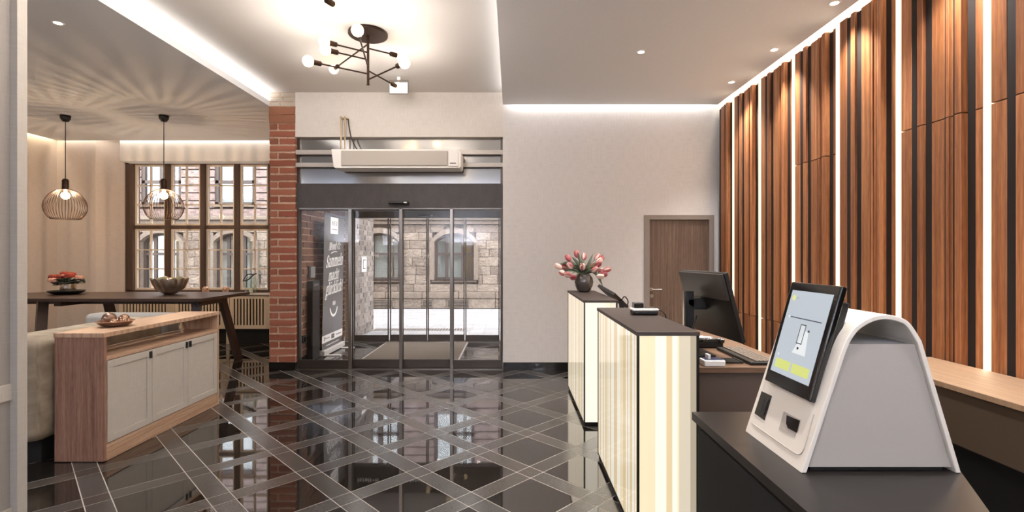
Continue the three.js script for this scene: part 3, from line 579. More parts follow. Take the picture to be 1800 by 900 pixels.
    part('curtain', bx(c - h, c + h, U0, U1, D + 0.2, D + 0.22), M.white, w);
    part('window_sill', bx(c - h - 0.06, c + h + 0.06, U0 - 0.06, U0, D - 0.08, D + 0.15, 0.01), M.stoneTrim, w);
  });
}

// ------------------------------------------------------------------ lobby window with its casements
const win = struct('window_1');
{
  const posts = [233, 296, 358, 417.5, 477].map((p) => (p - 900) / F * WD), hw = 0.05, yT0 = 2.085, yT1 = 2.15;
  part('window_frame', joined([bx(WX0, WX1 + 0.06, WT - 0.05, WT, WD - 0.06, WD + 0.12), bx(WX0, WX1 + 0.06, WB - 0.03, WB + 0.02, WD - 0.06, WD + 0.12), bx(WX0, posts[0] + hw, WB, WT, WD - 0.06, WD + 0.12)]), M.windowWood, win);
  for (let i = 1; i < 5; i++) part('post', bx(posts[i] - hw, posts[i] + hw, WB + 0.02, WT - 0.05, WD - 0.035, WD + 0.12, 0.008), M.windowWood, win);
  for (let i = 0; i < 4; i++) part('transom', bx(posts[i] + hw, posts[i + 1] - hw, yT0, yT1, WD - 0.03, WD + 0.12, 0.006), M.windowWood, win);
  for (let i = 0; i < 4; i++) for (const [y0, y1] of [[WB + 0.02, yT0], [yT1, WT - 0.05]]) {
    const a = posts[i] + hw, e = posts[i + 1] - hw, fw = 0.034, m = 0.011, xc = (a + e) / 2, h = (y1 - y0 - 2 * fw) / 3, d0 = WD + 0.0, d1 = WD + 0.045;
    const cs = part('casement', joined([bx(a, a + fw, y0, y1, d0, d1), bx(e - fw, e, y0, y1, d0, d1), bx(a + fw, e - fw, y0, y0 + fw, d0, d1), bx(a + fw, e - fw, y1 - fw, y1, d0, d1), bx(xc - m, xc + m, y0 + fw, y1 - fw, d0, d1), bx(a + fw, e - fw, y0 + fw + h - m, y0 + fw + h + m, d0, d1), bx(a + fw, e - fw, y0 + fw + 2 * h - m, y0 + fw + 2 * h + m, d0, d1)]), M.cream, win);
    for (let r = 0; r < 3; r++) for (const [p, q] of [[a + fw, xc - m], [xc + m, e - fw]]) part('pane', bx(p, q, y0 + fw + r * h + (r ? m : 0), y0 + fw + (r + 1) * h - (r < 2 ? m : 0), WD + 0.02, WD + 0.026), M.glass, cs);
  }
  struct('trim_1', bx(WX0 + 0.02, XA + 0.02, WB - 0.055, WB - 0.03, DW - 0.1, WD - 0.06, 0.004), std({ color: 0xbfb3a6, roughness: 0.5 }));
}
// radiator cover
{
  const r = thing('radiator_cover', 'cream slatted radiator cover under the lobby window', 'radiator cover', [-5.7, 0, 9.0]);
  const d = 8.97, y0 = 0.27, y1 = 0.865, secs = [[-7.06, -6.12], [-6.06, -5.14], [-5.07, -4.36], [-4.3, -3.5]];
  secs.forEach(([a, e]) => {
    const f = part('panel_frame', joined([bx(a, a + 0.07, y0, y1, d, d + 0.025), bx(e - 0.07, e, y0, y1, d, d + 0.025), bx(a + 0.07, e - 0.07, y0, y0 + 0.065, d, d + 0.025), bx(a + 0.07, e - 0.07, y1 - 0.055, y1, d, d + 0.025)]), M.coverCream, r);
    const n = Math.round((e - a - 0.14) / 0.0565), st = (e - a - 0.14) / n;
    for (let i = 0; i < n; i++) part('slat', bx(a + 0.07 + st * (i + 0.45), a + 0.07 + st * (i + 1), y0 + 0.06, y1 - 0.05, d + 0.003, d + 0.02, 0.003), M.coverCream, f);
  });
  for (const x of [-6.09, -5.105, -4.33]) part('leg', bx(x - 0.026, x + 0.026, 0.0, 0.875, d - 0.004, d + 0.04), M.coverCream, r);
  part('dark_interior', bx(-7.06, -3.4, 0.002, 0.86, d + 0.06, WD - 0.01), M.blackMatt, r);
}

// ------------------------------------------------------------------ reception room door
{
  const d = struct('door_3'), f = 0.06;
  part('door_frame', joined([bx(dx0 - 0.05, dx0 + 0.018, 0, doorTop + 0.045, DB - 0.02, DB + 0.08), bx(dx1 - 0.018, dx1 + 0.05, 0, doorTop + 0.045, DB - 0.02, DB + 0.08), bx(dx0 + 0.018, dx1 - 0.018, doorTop - 0.018, doorTop + 0.045, DB - 0.02, DB + 0.08)]), M.doorFrame, d);
  part('door_leaf', bx(dx0 + 0.02, dx1 - 0.02, 0.008, doorTop - 0.02, DB + 0.03, DB + 0.075), M.doorWood, d);
  const hx = (1146 - 900) / F * DB, hy = EYE - (509 - 450) / F * DB;
  part('door_handle', joined([bar(V(hx, hy, DB + 0.03), V(hx, hy, DB - 0.03), 0.011), bar(V(hx - 0.005, hy, DB - 0.03), V(hx + 0.13, hy, DB - 0.03), 0.011), bar(V(hx, hy, DB + 0.03), V(hx, hy, DB + 0.02), 0.026, 20)]), M.steel, d);
  part('lock_plate', bar(V(hx, hy - 0.09, DB + 0.03), V(hx, hy - 0.09, DB + 0.018), 0.026, 20), M.steel, d);
}

// ------------------------------------------------------------------ ceiling fittings
const spotPx = [[1127, 91], [1361, 87], [1286, 144], [1467, 5]].map(([x, y]) => { const d = (HL - EYE) * F / (450 - y); return [(x - 900) / F * d, d]; });
const spotLabels = ['recessed ceiling spotlight alone in the middle of the right grey ceiling', 'recessed ceiling spotlight by the slatted wall, second from the back wall', 'recessed ceiling spotlight by the slatted wall, nearest the back wall', 'recessed ceiling spotlight by the slatted wall at the top picture edge', 'recessed ceiling spotlight in the left grey ceiling above the sideboard'];
const leftSpot = (() => { const d = (HL - EYE) * F / 410; return [(102 - 900) / F * d, d]; })();
let spot0;
const allSpots = [...spotPx, leftSpot];
allSpots.forEach(([x, d], i) => {
  if (!i) {
    spot0 = thing('ceiling_spotlight', spotLabels[0], 'spotlight', [x, HL, d], 'recessed ceiling spotlights');
    part('trim_ring', lathe([[0.03, 0], [0.034, -0.006], [0.045, -0.006], [0.048, 0]], x, HL, d), M.white, spot0);
    part('lamp_lens', lathe([[0.0005, -0.005], [0.031, -0.005], [0.031, -0.0005]], x, HL, d, 24), glow(0xfff6e8, 9), spot0);
  } else copyOf(spot0, [x, HL, d], spotLabels[i]);
});
for (const [x, d] of [...allSpots, [2.62, 3.1], [2.62, 2.1], [1.3, 3.0], [1.3, 1.2], [-5.6, 4.43]]) {
  const l = new THREE.SpotLight(SOFT, L.spot * (x < -3 ? 0.8 : x > 2.5 ? 0.65 : 1.1), 0, 0.75, 0.7, 2); l.name = 'spot_lamp'; l.position.copy(V(x, HL - 0.02, d)); l.target.position.copy(V(x, 0, d)); l.castShadow = true; l.shadow.radius = 1.5;
  scene.add(l, l.target);
}
for (const [px, lab] of [[60, 'flat round ceiling loudspeaker beside the left pendant lamp'], [347, 'flat round ceiling loudspeaker beside the right pendant lamp']]) {
  const d = 7.4, x = (px - 900) / F * d, s = thing('ceiling_speaker', lab, 'speaker', [x, HL, d]);
  part('rim', lathe([[0.115, 0], [0.118, -0.008], [0.138, -0.008], [0.142, 0]], x, HL, d), M.white, s);
  part('mesh_cover', lathe([[0.0005, -0.004], [0.116, -0.004], [0.116, -0.0005]], x, HL, d), M.ceilingLow, s);
}
for (const [x, d, lab] of [[1.3, -1.2, 'added square fill light panel in the right lower ceiling behind the counters'], [-6.6, 0.3, 'added square fill light panel in the left lower ceiling behind the cupboard']]) {   // unseen ceiling panels, added as general fill light from behind the viewer
  const y = x > -3.3 && x < -0.2 ? HH : HL;
  const p = thing('fill_ceiling_panel', lab, 'light', [x, y, d], 'added fill ceiling panels');
  part('diffuser', bx(x - 0.55, x + 0.55, y - 0.02, y - 0.001, d - 0.55, d + 0.55), glow(0xfff2e2, 1.2), p);
  rectLight('fill_panel_light', col(0xfff7ee), L.panel, 1.08, 1.08, V(x, y - 0.03, d), DOWN);
}

for (const [x, lab] of [[-5.6, 'added fill uplighter on the rear lobby wall, left one'], [-1.75, 'added fill uplighter on the rear lobby wall, middle one'], [1.4, 'added fill uplighter on the rear lobby wall, right one']]) {  // unseen uplighters, added as fill to lift the ceilings and walls
  const d = DREAR + 0.2, u = thing('fill_uplighter', lab, 'light', [x, 1.9, d], 'added fill uplighters on the rear wall');
  part('shade', joined([bx(x - 0.5, x + 0.5, 1.9, 1.92, DREAR + 0.02, d + 0.2), bx(x - 0.5, x + 0.5, 1.92, 2.05, d + 0.18, d + 0.2), bx(x - 0.5, x - 0.48, 1.92, 2.05, DREAR + 0.02, d + 0.18), bx(x + 0.48, x + 0.5, 1.92, 2.05, DREAR + 0.02, d + 0.18), bx(x - 0.5, x + 0.5, 1.92, 2.05, DREAR + 0.001, DREAR + 0.02)]), M.white, u);
  part('diffuser', bx(x - 0.46, x + 0.46, 1.96, 1.97, DREAR + 0.04, d + 0.16), glow(0xfff4e6, 1.5), u);
  const l = new THREE.RectAreaLight(col(0xdfeaff), L.up, 0.9, 0.3); l.name = 'fill_uplighter_light'; l.position.copy(V(x, 1.98, DREAR + 0.2)); l.rotation.x = Math.PI / 2; scene.add(l);
}

// ------------------------------------------------------------------ pendant lamps
function pendant(px, label, first) {
  const d = 7.36, x = (px - 900) / F * d;
  if (first) { copyOf(first, [x, 0, d], label); return; }
  const p = thing('pendant_lamp', label, 'lamp', [x, 0, d], 'wire pendant lamps');
  part('canopy', lathe([[0.0005, 3.56], [0.035, 3.56], [0.062, 3.6], [0.066, 3.649], [0.0005, 3.649]], x, 0, d, 28), M.black, p);
  part('cord', bar(V(x, 2.7, d), V(x, 3.57, d), 0.0055), M.black, p);
  part('lamp_holder', lathe([[0.0005, 2.72], [0.03, 2.715], [0.042, 2.69], [0.042, 2.565], [0.034, 2.555], [0.0005, 2.555]], x, 0, d, 24), M.bronze, p);
  const ribs = [], prof = [[0.034, 2.565], [0.09, 2.552], [0.165, 2.5], [0.225, 2.415], [0.252, 2.325], [0.243, 2.24], [0.207, 2.165], [0.17, 2.125]];
  for (let k = 0; k < 44; k++) { const a = k / 44 * Math.PI * 2; ribs.push(tube(prof.map(([r, y]) => V(x + Math.cos(a) * r, y, d + Math.sin(a) * r)), 0.0028, 16, 5)); }
  for (const [r, y, t] of [[0.17, 2.125, 0.005], [0.036, 2.565, 0.006]]) ribs.push(new THREE.TorusGeometry(r, t, 6, 48).rotateX(Math.PI / 2).translate(x, y, -d));
  part('wire_cage', joined(ribs), M.bronze, p);
  part('bulb', joined([ball(0.055, x, 2.47, d), bar(V(x, 2.51, d), V(x, 2.556, d), 0.022, 16)]), glow(0xffd9a0, 9), p);
  return p;
}
const pend = pendant(115, 'left wire globe pendant lamp in front of the beige wall');
pendant(288, 'right wire globe pendant lamp in front of the window', pend);
for (const px of [115, 288]) pointLight('pendant_light', 0xffd9ae, L.pendant, V((px - 900) / F * 7.36, 2.47, 7.36), scene, 0.25);

// ------------------------------------------------------------------ chandeliers
const chand = thing('chandelier', 'black spoke chandelier with globe bulbs on a round ceiling plate', 'chandelier', [-1.458, HH, 5.06], 'spoke chandeliers');
const bulbs = [];
{
  const rx = -1.458, rd = 5.06, cy = (c) => 20 + c / 6, cx = (c) => 520 + c / 6;
  part('ceiling_plate', lathe([[0.0005, HH - 0.03], [0.19, HH - 0.03], [0.195, HH - 0.024], [0.195, HH - 0.001], [0.0005, HH - 0.001]], rx, 0, rd, 56), M.bronze, chand);
  part('rod', joined([bar(V(rx, 3.315, rd), V(rx, HH - 0.02, rd), 0.013, 14), bar(V(rx, 3.312, rd), V(rx, 3.32, rd), 0.016, 14)]), M.bronze, chand);
  for (const [sy, bxp, byp] of [[435, 300, 320], [510, 312, 405], [660, 130, 525], [345, 400, 610], [590, 650, 200], [390, 1110, 475], [720, 1145, 545], [625, 1078, 800]]) {
    const Y = EYE + (450 - cy(sy)) / F * rd, d = (Y - EYE) * F / (450 - cy(byp)), x = (cx(bxp) - 900) / F * d;
    const a = V(rx, Y, rd), e = V(x, Y, d), u = e.clone().sub(a).normalize(), s1 = e.clone().addScaledVector(u, -0.04), s0 = e.clone().addScaledVector(u, -0.115);
    part('arm', bar(a, s0, 0.008, 8), M.bronze, chand);
    part('socket', joined([bar(s0, s1, 0.024, 16), bar(s0.clone().addScaledVector(u, -0.014), s0, 0.01, 12, 0.024)]), M.bronze, chand);
    part('bulb', joined([new THREE.SphereGeometry(0.052, 24, 16).translate(e.x, e.y, e.z), bar(s1, e, 0.017, 14)]), glow(0xffdfae, 6), chand);
    bulbs.push(e);
  }
}
copyOf(chand, [-1.458 - 0.05, HH, 5.06 - 1.79], 'second spoke chandelier, only one glowing bulb showing at the top picture edge');
for (const off of [[0, 0], [-0.05, 1.79]]) for (const e of bulbs) pointLight('chandelier_light', 0xfff6ee, L.chandelier, new THREE.Vector3(e.x + off[0], e.y, e.z + off[1]), scene, 2);

// ------------------------------------------------------------------ panelled cupboard at the near left
{
  const c = thing('panelled_cupboard', 'tall grey shaker panelled cupboard end filling the left edge', 'cupboard', [-2.95, 0, 2.4]);
  const X0 = -2.965, d0 = 1.6, d1 = 3.0;
  part('carcass', bx(-3.4, X0 - 0.02, 0.005, HL - 0.01, d0, d1 - 0.002), M.greyPaint, c);
  const e = part('panel_frame', joined([bx(X0 - 0.02, X0 + 0.055, 0.006, HL - 0.01, d1 - 0.062, d1, 0.002), bx(X0 - 0.02, X0 + 0.028, 0.735, 0.83, d0, d1 - 0.062, 0.003), bx(X0 - 0.02, X0 + 0.028, 0.006, 0.1, d0, d1 - 0.062, 0.003)]), M.doorPaint, c);
  part('panel', bx(X0 - 0.02, X0 + 0.012, 0.1, 0.735, d0, d1 - 0.062), M.greyPaint, c);
  part('panel', bx(X0 - 0.02, X0 + 0.012, 0.83, HL - 0.01, d0, d1 - 0.062), M.greyPaint, c);
}
// ------------------------------------------------------------------ sideboard
{
  const s = thing('sideboard', 'oak framed sideboard with three pale grey shaker doors and an open niche', 'sideboard', [-3.31, 0, 4.57]);
  const x0 = -3.5, x1 = -3.12, d0 = 3.82, d1 = 5.32, H = 0.99;
  part('top', bx(x0 - 0.004, x1 + 0.006, H - 0.035, H, d0 - 0.006, d1 + 0.006, 0.003), M.oak, s);
  part('end_panel', bx(x0, x1 - 0.001, 0.006, H - 0.035, d0, d0 + 0.028, 0.002), M.oakEnd, s);
  part('end_panel', bx(x0, x1, 0.006, H - 0.035, d1 - 0.028, d1, 0.002), M.oak, s);
  part('shelf', bx(x0 + 0.004, x1 - 0.004, 0.775, 0.805, d0 + 0.028, d1 - 0.028, 0.002, true), M.oak, s);
  part('bottom', bx(x0 + 0.004, x1 - 0.004, 0.1, 0.13, d0 + 0.028, d1 - 0.028, 0.002, true), M.oak, s);
  part('plinth', bx(x0 + 0.02, x1 - 0.002, 0.002, 0.098, d0 + 0.028, d1 - 0.028, 0.002, true), M.oak, s);
  part('back_panel', bx(x0 + 0.002, x0 + 0.014, 0.13, 0.775, d0 + 0.028, d1 - 0.028), M.oakEnd, s);
  const w = (d1 - d0 - 0.064) / 3;
  for (let i = 0; i < 3; i++) {
    const a = d0 + 0.032 + i * w + 0.002, e = a + w - 0.004, y0 = 0.136, y1 = 0.77, X = x1 + 0.001, f = 0.055;
    const dr = part('door', joined([bx(X - 0.02, X, y0, y1, a, a + f, 0.002), bx(X - 0.02, X, y0, y1, e - f, e, 0.002), bx(X - 0.02, X, y0, y0 + f, a + f, e - f, 0.002), bx(X - 0.02, X, y1 - f, y1, a + f, e - f, 0.002), bx(X - 0.02, X - 0.01, y0 + f, y1 - f, a + f, e - f)]), M.doorPaint, s);
    const hd = i < 2 ? e - 0.034 : a + 0.012;
    part('handle', bx(X, X + 0.014, y1 - 0.07, y1 - 0.012, hd, hd + 0.022, 0.002), M.black, dr);
  }
}
// ------------------------------------------------------------------ corner sofa behind the sideboard
{
  const s = thing('corner_sofa', 'beige velvet corner sofa standing behind the oak sideboard', 'sofa', [-4.0, 0, 4.6]);
  part('backrest', bx(-3.92, -3.53, 0.17, 0.975, 3.7, 5.1, 0.1), M.velvet, s);
  part('seat', bx(-4.7, -3.9, 0.17, 0.47, 3.7, 5.1, 0.07), M.velvet, s);
  part('backrest', bx(-4.4, -3.53, 0.17, 0.985, 5.12, 5.33, 0.05), M.velvetGrey, s);
  part('plinth', bx(-4.6, -3.6, 0.002, 0.17, 3.82, 5.25), M.blackMatt, s);
}
// decorative balls on a dish on the sideboard
{
  const X = -3.335, D = 4.2, Y = 0.99;
  const p = thing('bronze_dish', 'shallow bronze dish on the oak sideboard holding shiny balls', 'dish', [X, Y, D]);
  part('bowl', lathe([[0.0005, 0.001], [0.074, 0.001], [0.107, 0.016], [0.13, 0.042], [0.134, 0.046], [0.13, 0.048], [0.105, 0.024], [0.07, 0.01], [0.0005, 0.008]], X, Y, D, 48), M.copperDark, p);
  part('rim', new THREE.TorusGeometry(0.132, 0.0032, 8, 56).rotateX(Math.PI / 2).translate(X, Y + 0.046, -D), M.copper, p);
  for (const [dx, dd, r, lab, m] of [[-0.052, 0.0, 0.052, 'largest shiny bronze ball in the dish on the sideboard', M.copperDark], [0.03, 0.055, 0.042, 'bright copper ball in the middle of the dish on the sideboard', M.copper], [0.03, -0.055, 0.03, 'small copper ball at the front of the dish on the sideboard', M.copper], [0.085, -0.02, 0.03, 'small copper ball at the right rim of the dish', M.copper]]) {
    const b = thing('decorative_ball', lab, 'ball', [X + dx, Y, D + dd], 'metal balls in the bronze dish');
    part('sphere', ball(r, X + dx, Y + 0.012 + (Math.hypot(dx, dd) > 0.08 ? 0.01 : 0) + r, D + dd, 32), m, b);
  }
}

// ------------------------------------------------------------------ high table with things on it
{
  const t = thing('high_table', 'long dark wooden high table in front of the lobby window', 'table', [-5.5, 0, 7.05]), Y = 1.03;
  part('tabletop', bx(-7.2, -4.02, Y - 0.042, Y, 6.44, 7.66, 0.004, true), M.darkWood, t);
  part('apron', bx(-7.0, -4.3, Y - 0.12, Y - 0.042, 6.98, 7.12), M.darkWood, t);
  for (const [xa, da, xb, db] of [[-4.25, 6.75, -4.2, 6.52], [-4.25, 7.3, -4.17, 7.62], [-6.34, 6.75, -6.26, 6.6], [-5.92, 7.3, -5.9, 7.55]]) part('leg', beam(V(xa, Y - 0.042, da), V(xb, 0.002, db), 0.11, 0.075), M.darkWood, t);
  for (const x of [-4.26, -6.1]) part('stretcher', beam(V(x, Y - 0.09, 6.7), V(x, Y - 0.09, 7.4), 0.09, 0.07), M.darkWood, t);
  // scalloped bowl
  const X = -4.93, D = 7.2, b = thing('scalloped_bowl', 'large scalloped silver bowl on the dark high table', 'bowl', [X, Y, D]);
  const g = new THREE.LatheGeometry([[0.0005, 0.004], [0.075, 0.004], [0.11, 0.02], [0.18, 0.08], [0.222, 0.15], [0.238, 0.21], [0.233, 0.211], [0.214, 0.15], [0.17, 0.085], [0.1, 0.028], [0.0005, 0.014]].map(([a, c]) => new THREE.Vector2(a, c)), 144), p = g.attributes.position;
  for (let i = 0; i < p.count; i++) { const x = p.getX(i), z = p.getZ(i), a = Math.atan2(z, x), r = Math.hypot(x, z), k = 1 + 0.13 * Math.abs(Math.sin(a * 6)) ** 0.8 * Math.min(1, p.getY(i) / 0.08); p.setXYZ(i, x * k * 0.9, p.getY(i) + (r > 0.2 ? 0.025 * Math.abs(Math.sin(a * 6)) : 0), z * k * 0.9); }
  g.computeVertexNormals(); part('shell', g.translate(X, Y, -D), M.silver, b);
  for (let i = 0; i < 7; i++) { const a = i / 7 * 6.28, q = thing('moss_ball', 'pale moss coloured ball in the silver bowl', 'ball', [X, Y + 0.1, D], 'pale balls in the silver bowl'); part('sphere', ball(0.058, X + Math.cos(a) * (i ? 0.12 : 0), Y + 0.185 + (i % 2) * 0.015, D + Math.sin(a) * (i ? 0.12 : 0), 16), i % 3 ? M.moss : M.silver, q); }
  // flower arrangement
  const fx = -6.42, fd = 7.2;
  const pl = thing('black_platter', 'wide black platter under the flower arrangement on the high table', 'platter', [fx, Y, fd]);
  part('dish', lathe([[0.0005, 0.002], [0.14, 0.002], [0.2, 0.03], [0.216, 0.05], [0.21, 0.052], [0.192, 0.038], [0.13, 0.014], [0.0005, 0.012]], fx, Y, fd, 48), M.black, pl);
  part('rim', new THREE.TorusGeometry(0.213, 0.004, 8, 48).rotateX(Math.PI / 2).translate(fx, Y + 0.051, -fd), M.blackGloss, pl);
  const pot = thing('silver_flower_pot', 'silver pot of red and pink flowers on the black platter', 'flower pot', [fx, Y, fd]);
  part('pot', lathe([[0.0005, 0.014], [0.075, 0.014], [0.09, 0.05], [0.098, 0.15], [0.093, 0.152], [0.082, 0.05], [0.0005, 0.03]], fx + 0.02, Y, fd, 40), M.silver, pot);
  for (let i = 0; i < 60; i++) {
    const a = i * 2.4, r = i < 26 ? 0.1 * rnd() + 0.02 : 0.15 + 0.11 * rnd(), h = i < 26 ? 0.16 + 0.06 * rnd() : 0.14 + 0.09 * rnd(), lg = new THREE.SphereGeometry(1, 8, 6); lg.scale(0.08, 0.008, 0.018);
    lg.rotateZ(rr(-0.45, 0.35)); lg.rotateY(-a); lg.translate(fx + Math.cos(a) * r * 0.85, Y + h, -fd - Math.sin(a) * r * 0.7);
    part('leaf', lg, i % 5 ? M.leafDark : M.leaf, pot);
  }
  const rose = (x, y, d, r, m, lab) => {
    const o = thing('rose', lab, 'flower', [x, y, d], m === M.coral ? 'coral roses in the arrangement' : 'pale pink roses in the arrangement'), gs = [];
    for (let k = 0; k < 3; k++) for (let q = 0; q < 5; q++) { const g = new THREE.SphereGeometry(r * (0.55 + k * 0.13), 10, 8, 0, 2.2, 0.2, 1.5), a = q * 1.2566 + k * 0.6; g.rotateX(0.5 - k * 0.05); g.rotateY(a); g.translate(Math.sin(a) * r * 0.18 * k, -r * 0.1 * k, Math.cos(a) * r * 0.18 * k); gs.push(g.translate(x, y, -d)); }
    part('petals', joined([...gs, ball(r * 0.6, x, y - r * 0.1, d, 12)]), m, o);
    part('stem', bar(V(x, y - r * 0.4, d), V(fx + 0.02 + (x - fx) * 0.25, Y + 0.12, fd + (d - fd) * 0.25), 0.005, 6), M.stem, o);
  };
  const fp = (px, py, d) => [(px - 900) / F * d, EYE + (450 - py) / F * d, d];
  for (const [px, py, dd, r] of [[113, 480, 0.06, 0.045], [104, 485.5, -0.06, 0.052], [121, 483.5, -0.07, 0.058], [93, 485.5, 0.02, 0.046], [127, 481, 0.06, 0.04], [113, 483, 0.12, 0.04]]) rose(...fp(px, py, fd + dd), r, M.coral, 'coral red rose in the arrangement on the black platter');
  for (const [px, py, dd, r] of [[93.5, 492, -0.12, 0.054], [139, 487, 0.0, 0.045], [111.5, 483.5, -0.12, 0.022]]) rose(...fp(px, py, fd + dd), r, M.rosePink, 'pale pink rose at the edge of the red flower arrangement');
}
// things on the window sill
for (const [px, lab] of [[362, 'round bronze ball on the window sill beside the middle window post'], [397, 'round bronze ball on the window sill near the glass lantern']]) {
  const d = 9.12, x = (px - 900) / F * d, o = thing('sill_ball', lab, 'ball', [x, WB - 0.03, d], 'bronze balls on the window sill');
  part('sphere', ball(0.062, x, WB - 0.03 + 0.066, d, 28), M.copper, o);
  part('foot', lathe([[0.022, 0], [0.026, 0.003], [0.022, 0.01]], x, WB - 0.03, d, 20), M.copperDark, o);
}
{
  const d = 9.13, x = (441.5 - 900) / F * d, y = WB - 0.03, o = thing('glass_lantern', 'clear glass lantern jar with a black rope handle on the window sill', 'lantern', [x, y, d]);
  part('jar', lathe([[0.0005, 0.002], [0.085, 0.002], [0.104, 0.02], [0.108, 0.22], [0.098, 0.275], [0.085, 0.3], [0.092, 0.312], [0.086, 0.312], [0.078, 0.3], [0.102, 0.22], [0.098, 0.024], [0.0005, 0.012]], x, y, d, 40), M.clearGlass, o);
  part('rope_handle', tube([V(x - 0.1, y + 0.3, d), V(x - 0.09, y + 0.23, d - 0.1), V(x, y + 0.25, d - 0.12), V(x + 0.08, y + 0.33, d - 0.09), V(x + 0.095, y + 0.36, d), V(x + 0.02, y + 0.345, d + 0.03), V(x - 0.06, y + 0.345, d), V(x - 0.1, y + 0.3, d)], 0.011, 48, 8), M.black, o);
  part('candle', lathe([[0.0005, 0.014], [0.034, 0.014], [0.034, 0.1], [0.0005, 0.1]], x, y, d, 24), M.cream, o);
}

// ------------------------------------------------------------------ back-lit reception counters
function stripeTex(list, h = 8) {
  const c = document.createElement('canvas'); c.width = 1024; c.height = h; const g = c.getContext('2d'); const sum = list.reduce((s, p) => s + p[0], 0); let x = 0;
  for (const [w, k] of list) { g.fillStyle = k; g.fillRect(x, 0, w / sum * 1024 + 1, h); x += w / sum * 1024; }
  const t = new THREE.CanvasTexture(c); t.colorSpace = THREE.SRGBColorSpace; return t;
}
const CW = '#fffdf6', CC = '#f8ebcd', CT = '#e8d6b2', CG = '#dbd3c4', CD = '#b4ab9c';
const side = []; for (let i = 0; i < 44; i++) side.push([rr(0.5, 2.2), [CW, CC, CT, CC, CW, CT][Math.floor(rnd() * 6)]]);
const lit = (t, k) => phys({ color: 0x77716a, map: t, emissive: 0xfffaf0, emissiveMap: t, emissiveIntensity: k, roughness: 0.12, clearcoat: 0.5, clearcoatRoughness: 0.05 });
const endA = stripeTex([[27, CC], [19, CW], [10, CT], [9, CW], [3, CC], [19, CG], [10, CD]]), endB = stripeTex([[40, CW], [8, '#fff5e4'], [12, '#efe9dc']]), sideT = stripeTex(side);
function litCounter(label, x0, x1, d0, d1, H, endT) {
  const c = thing('lit_counter', label, 'counter', [(x0 + x1) / 2, 0, (d0 + d1) / 2], 'back-lit reception counters');
  part('top', bx(x0 - 0.006, x1 + 0.004, H - 0.022, H, d0 - 0.006, d1 + 0.004, 0.002), M.counterTop, c);
  part('core', bx(x0 + 0.02, x1, 0.03, H - 0.022, d0 + 0.02, d1), M.deskFront, c);
  part('plinth', bx(x0 + 0.01, x1, 0.001, 0.03, d0 + 0.01, d1), M.black, c);
  part('edge_trim', joined([bx(x0, x0 + 0.012, 0.03, H - 0.022, d0, d0 + 0.012), bx(x1 - 0.012, x1 + 0.002, 0.03, H - 0.022, d0, d0 + 0.02), bx(x0, x0 + 0.02, 0.03, H - 0.022, d1 - 0.01, d1), bx(x0 + 0.012, x1 - 0.012, 0.03, 0.042, d0 + 0.002, d0 + 0.02), bx(x0 + 0.002, x0 + 0.02, 0.03, 0.042, d0 + 0.012, d1 - 0.01)]), M.black, c);
  const g1 = new THREE.BoxGeometry(0.012, H - 0.064, d1 - d0 - 0.024); g1.translate(x0 + 0.01, (H + 0.02) / 2, -(d0 + d1) / 2);
  const g2 = new THREE.BoxGeometry(x1 - x0 - 0.026, H - 0.064, 0.012); g2.translate((x0 + x1) / 2, (H + 0.02) / 2, -(d0 + 0.01));
  part('glass_panel', g1, lit(sideT, 0.72), c); part('glass_panel', g2, lit(endT, 0.8), c);
  rectLight('counter_light', col(0xfff0d8), L.box, d1 - d0 - 0.03, H - 0.08, V(x0 - 0.002, H / 2, (d0 + d1) / 2), new THREE.Vector3(-1, 0, 0));
  rectLight('counter_light', col(0xfff0d8), L.box, x1 - x0 - 0.03, H - 0.08, V((x0 + x1) / 2, H / 2, d0 - 0.002), new THREE.Vector3(0, 0, 1));
  return c;
}
litCounter('near back-lit reception counter with striped glass and a card terminal on it', 0.672, 1.003, 2.68, 3.92, 1.174, endA);
litCounter('far back-lit reception counter carrying the grey tulip vase', 0.665, 0.975, 4.62, 5.95, 1.17, endB);
// card terminal on the near counter
{
  const Y = 1.174, d = 3.46, x0 = 0.83, x1 = 1.0, t = thing('card_terminal', 'black and white card terminal on the near lit counter', 'card terminal', [0.92, Y, d]);
  part('body', bx(x0, x1, Y + 0.001, Y + 0.03, d - 0.05, d + 0.06, 0.012), M.black, t);
  part('upper_shell', bx(x0 - 0.004, x1 + 0.004, Y + 0.028, Y + 0.046, d - 0.055, d + 0.065, 0.01), M.white, t);
  part('keypad', bx(x0 + 0.08, x1 - 0.01, Y + 0.045, Y + 0.05, d - 0.04, d + 0.05, 0.003), M.steelDark, t);
  part('display', bx(x0 + 0.01, x0 + 0.075, Y + 0.044, Y + 0.085, d - 0.035, d + 0.05, 0.01), M.blackGloss, t);
  part('cable', tube([V(x1, Y + 0.02, d), V(x1 + 0.03, Y + 0.03, d + 0.02), V(x1 + 0.06, Y + 0.0, d), V(x1 + 0.07, Y - 0.1, d)], 0.004, 20), M.black, t);
}
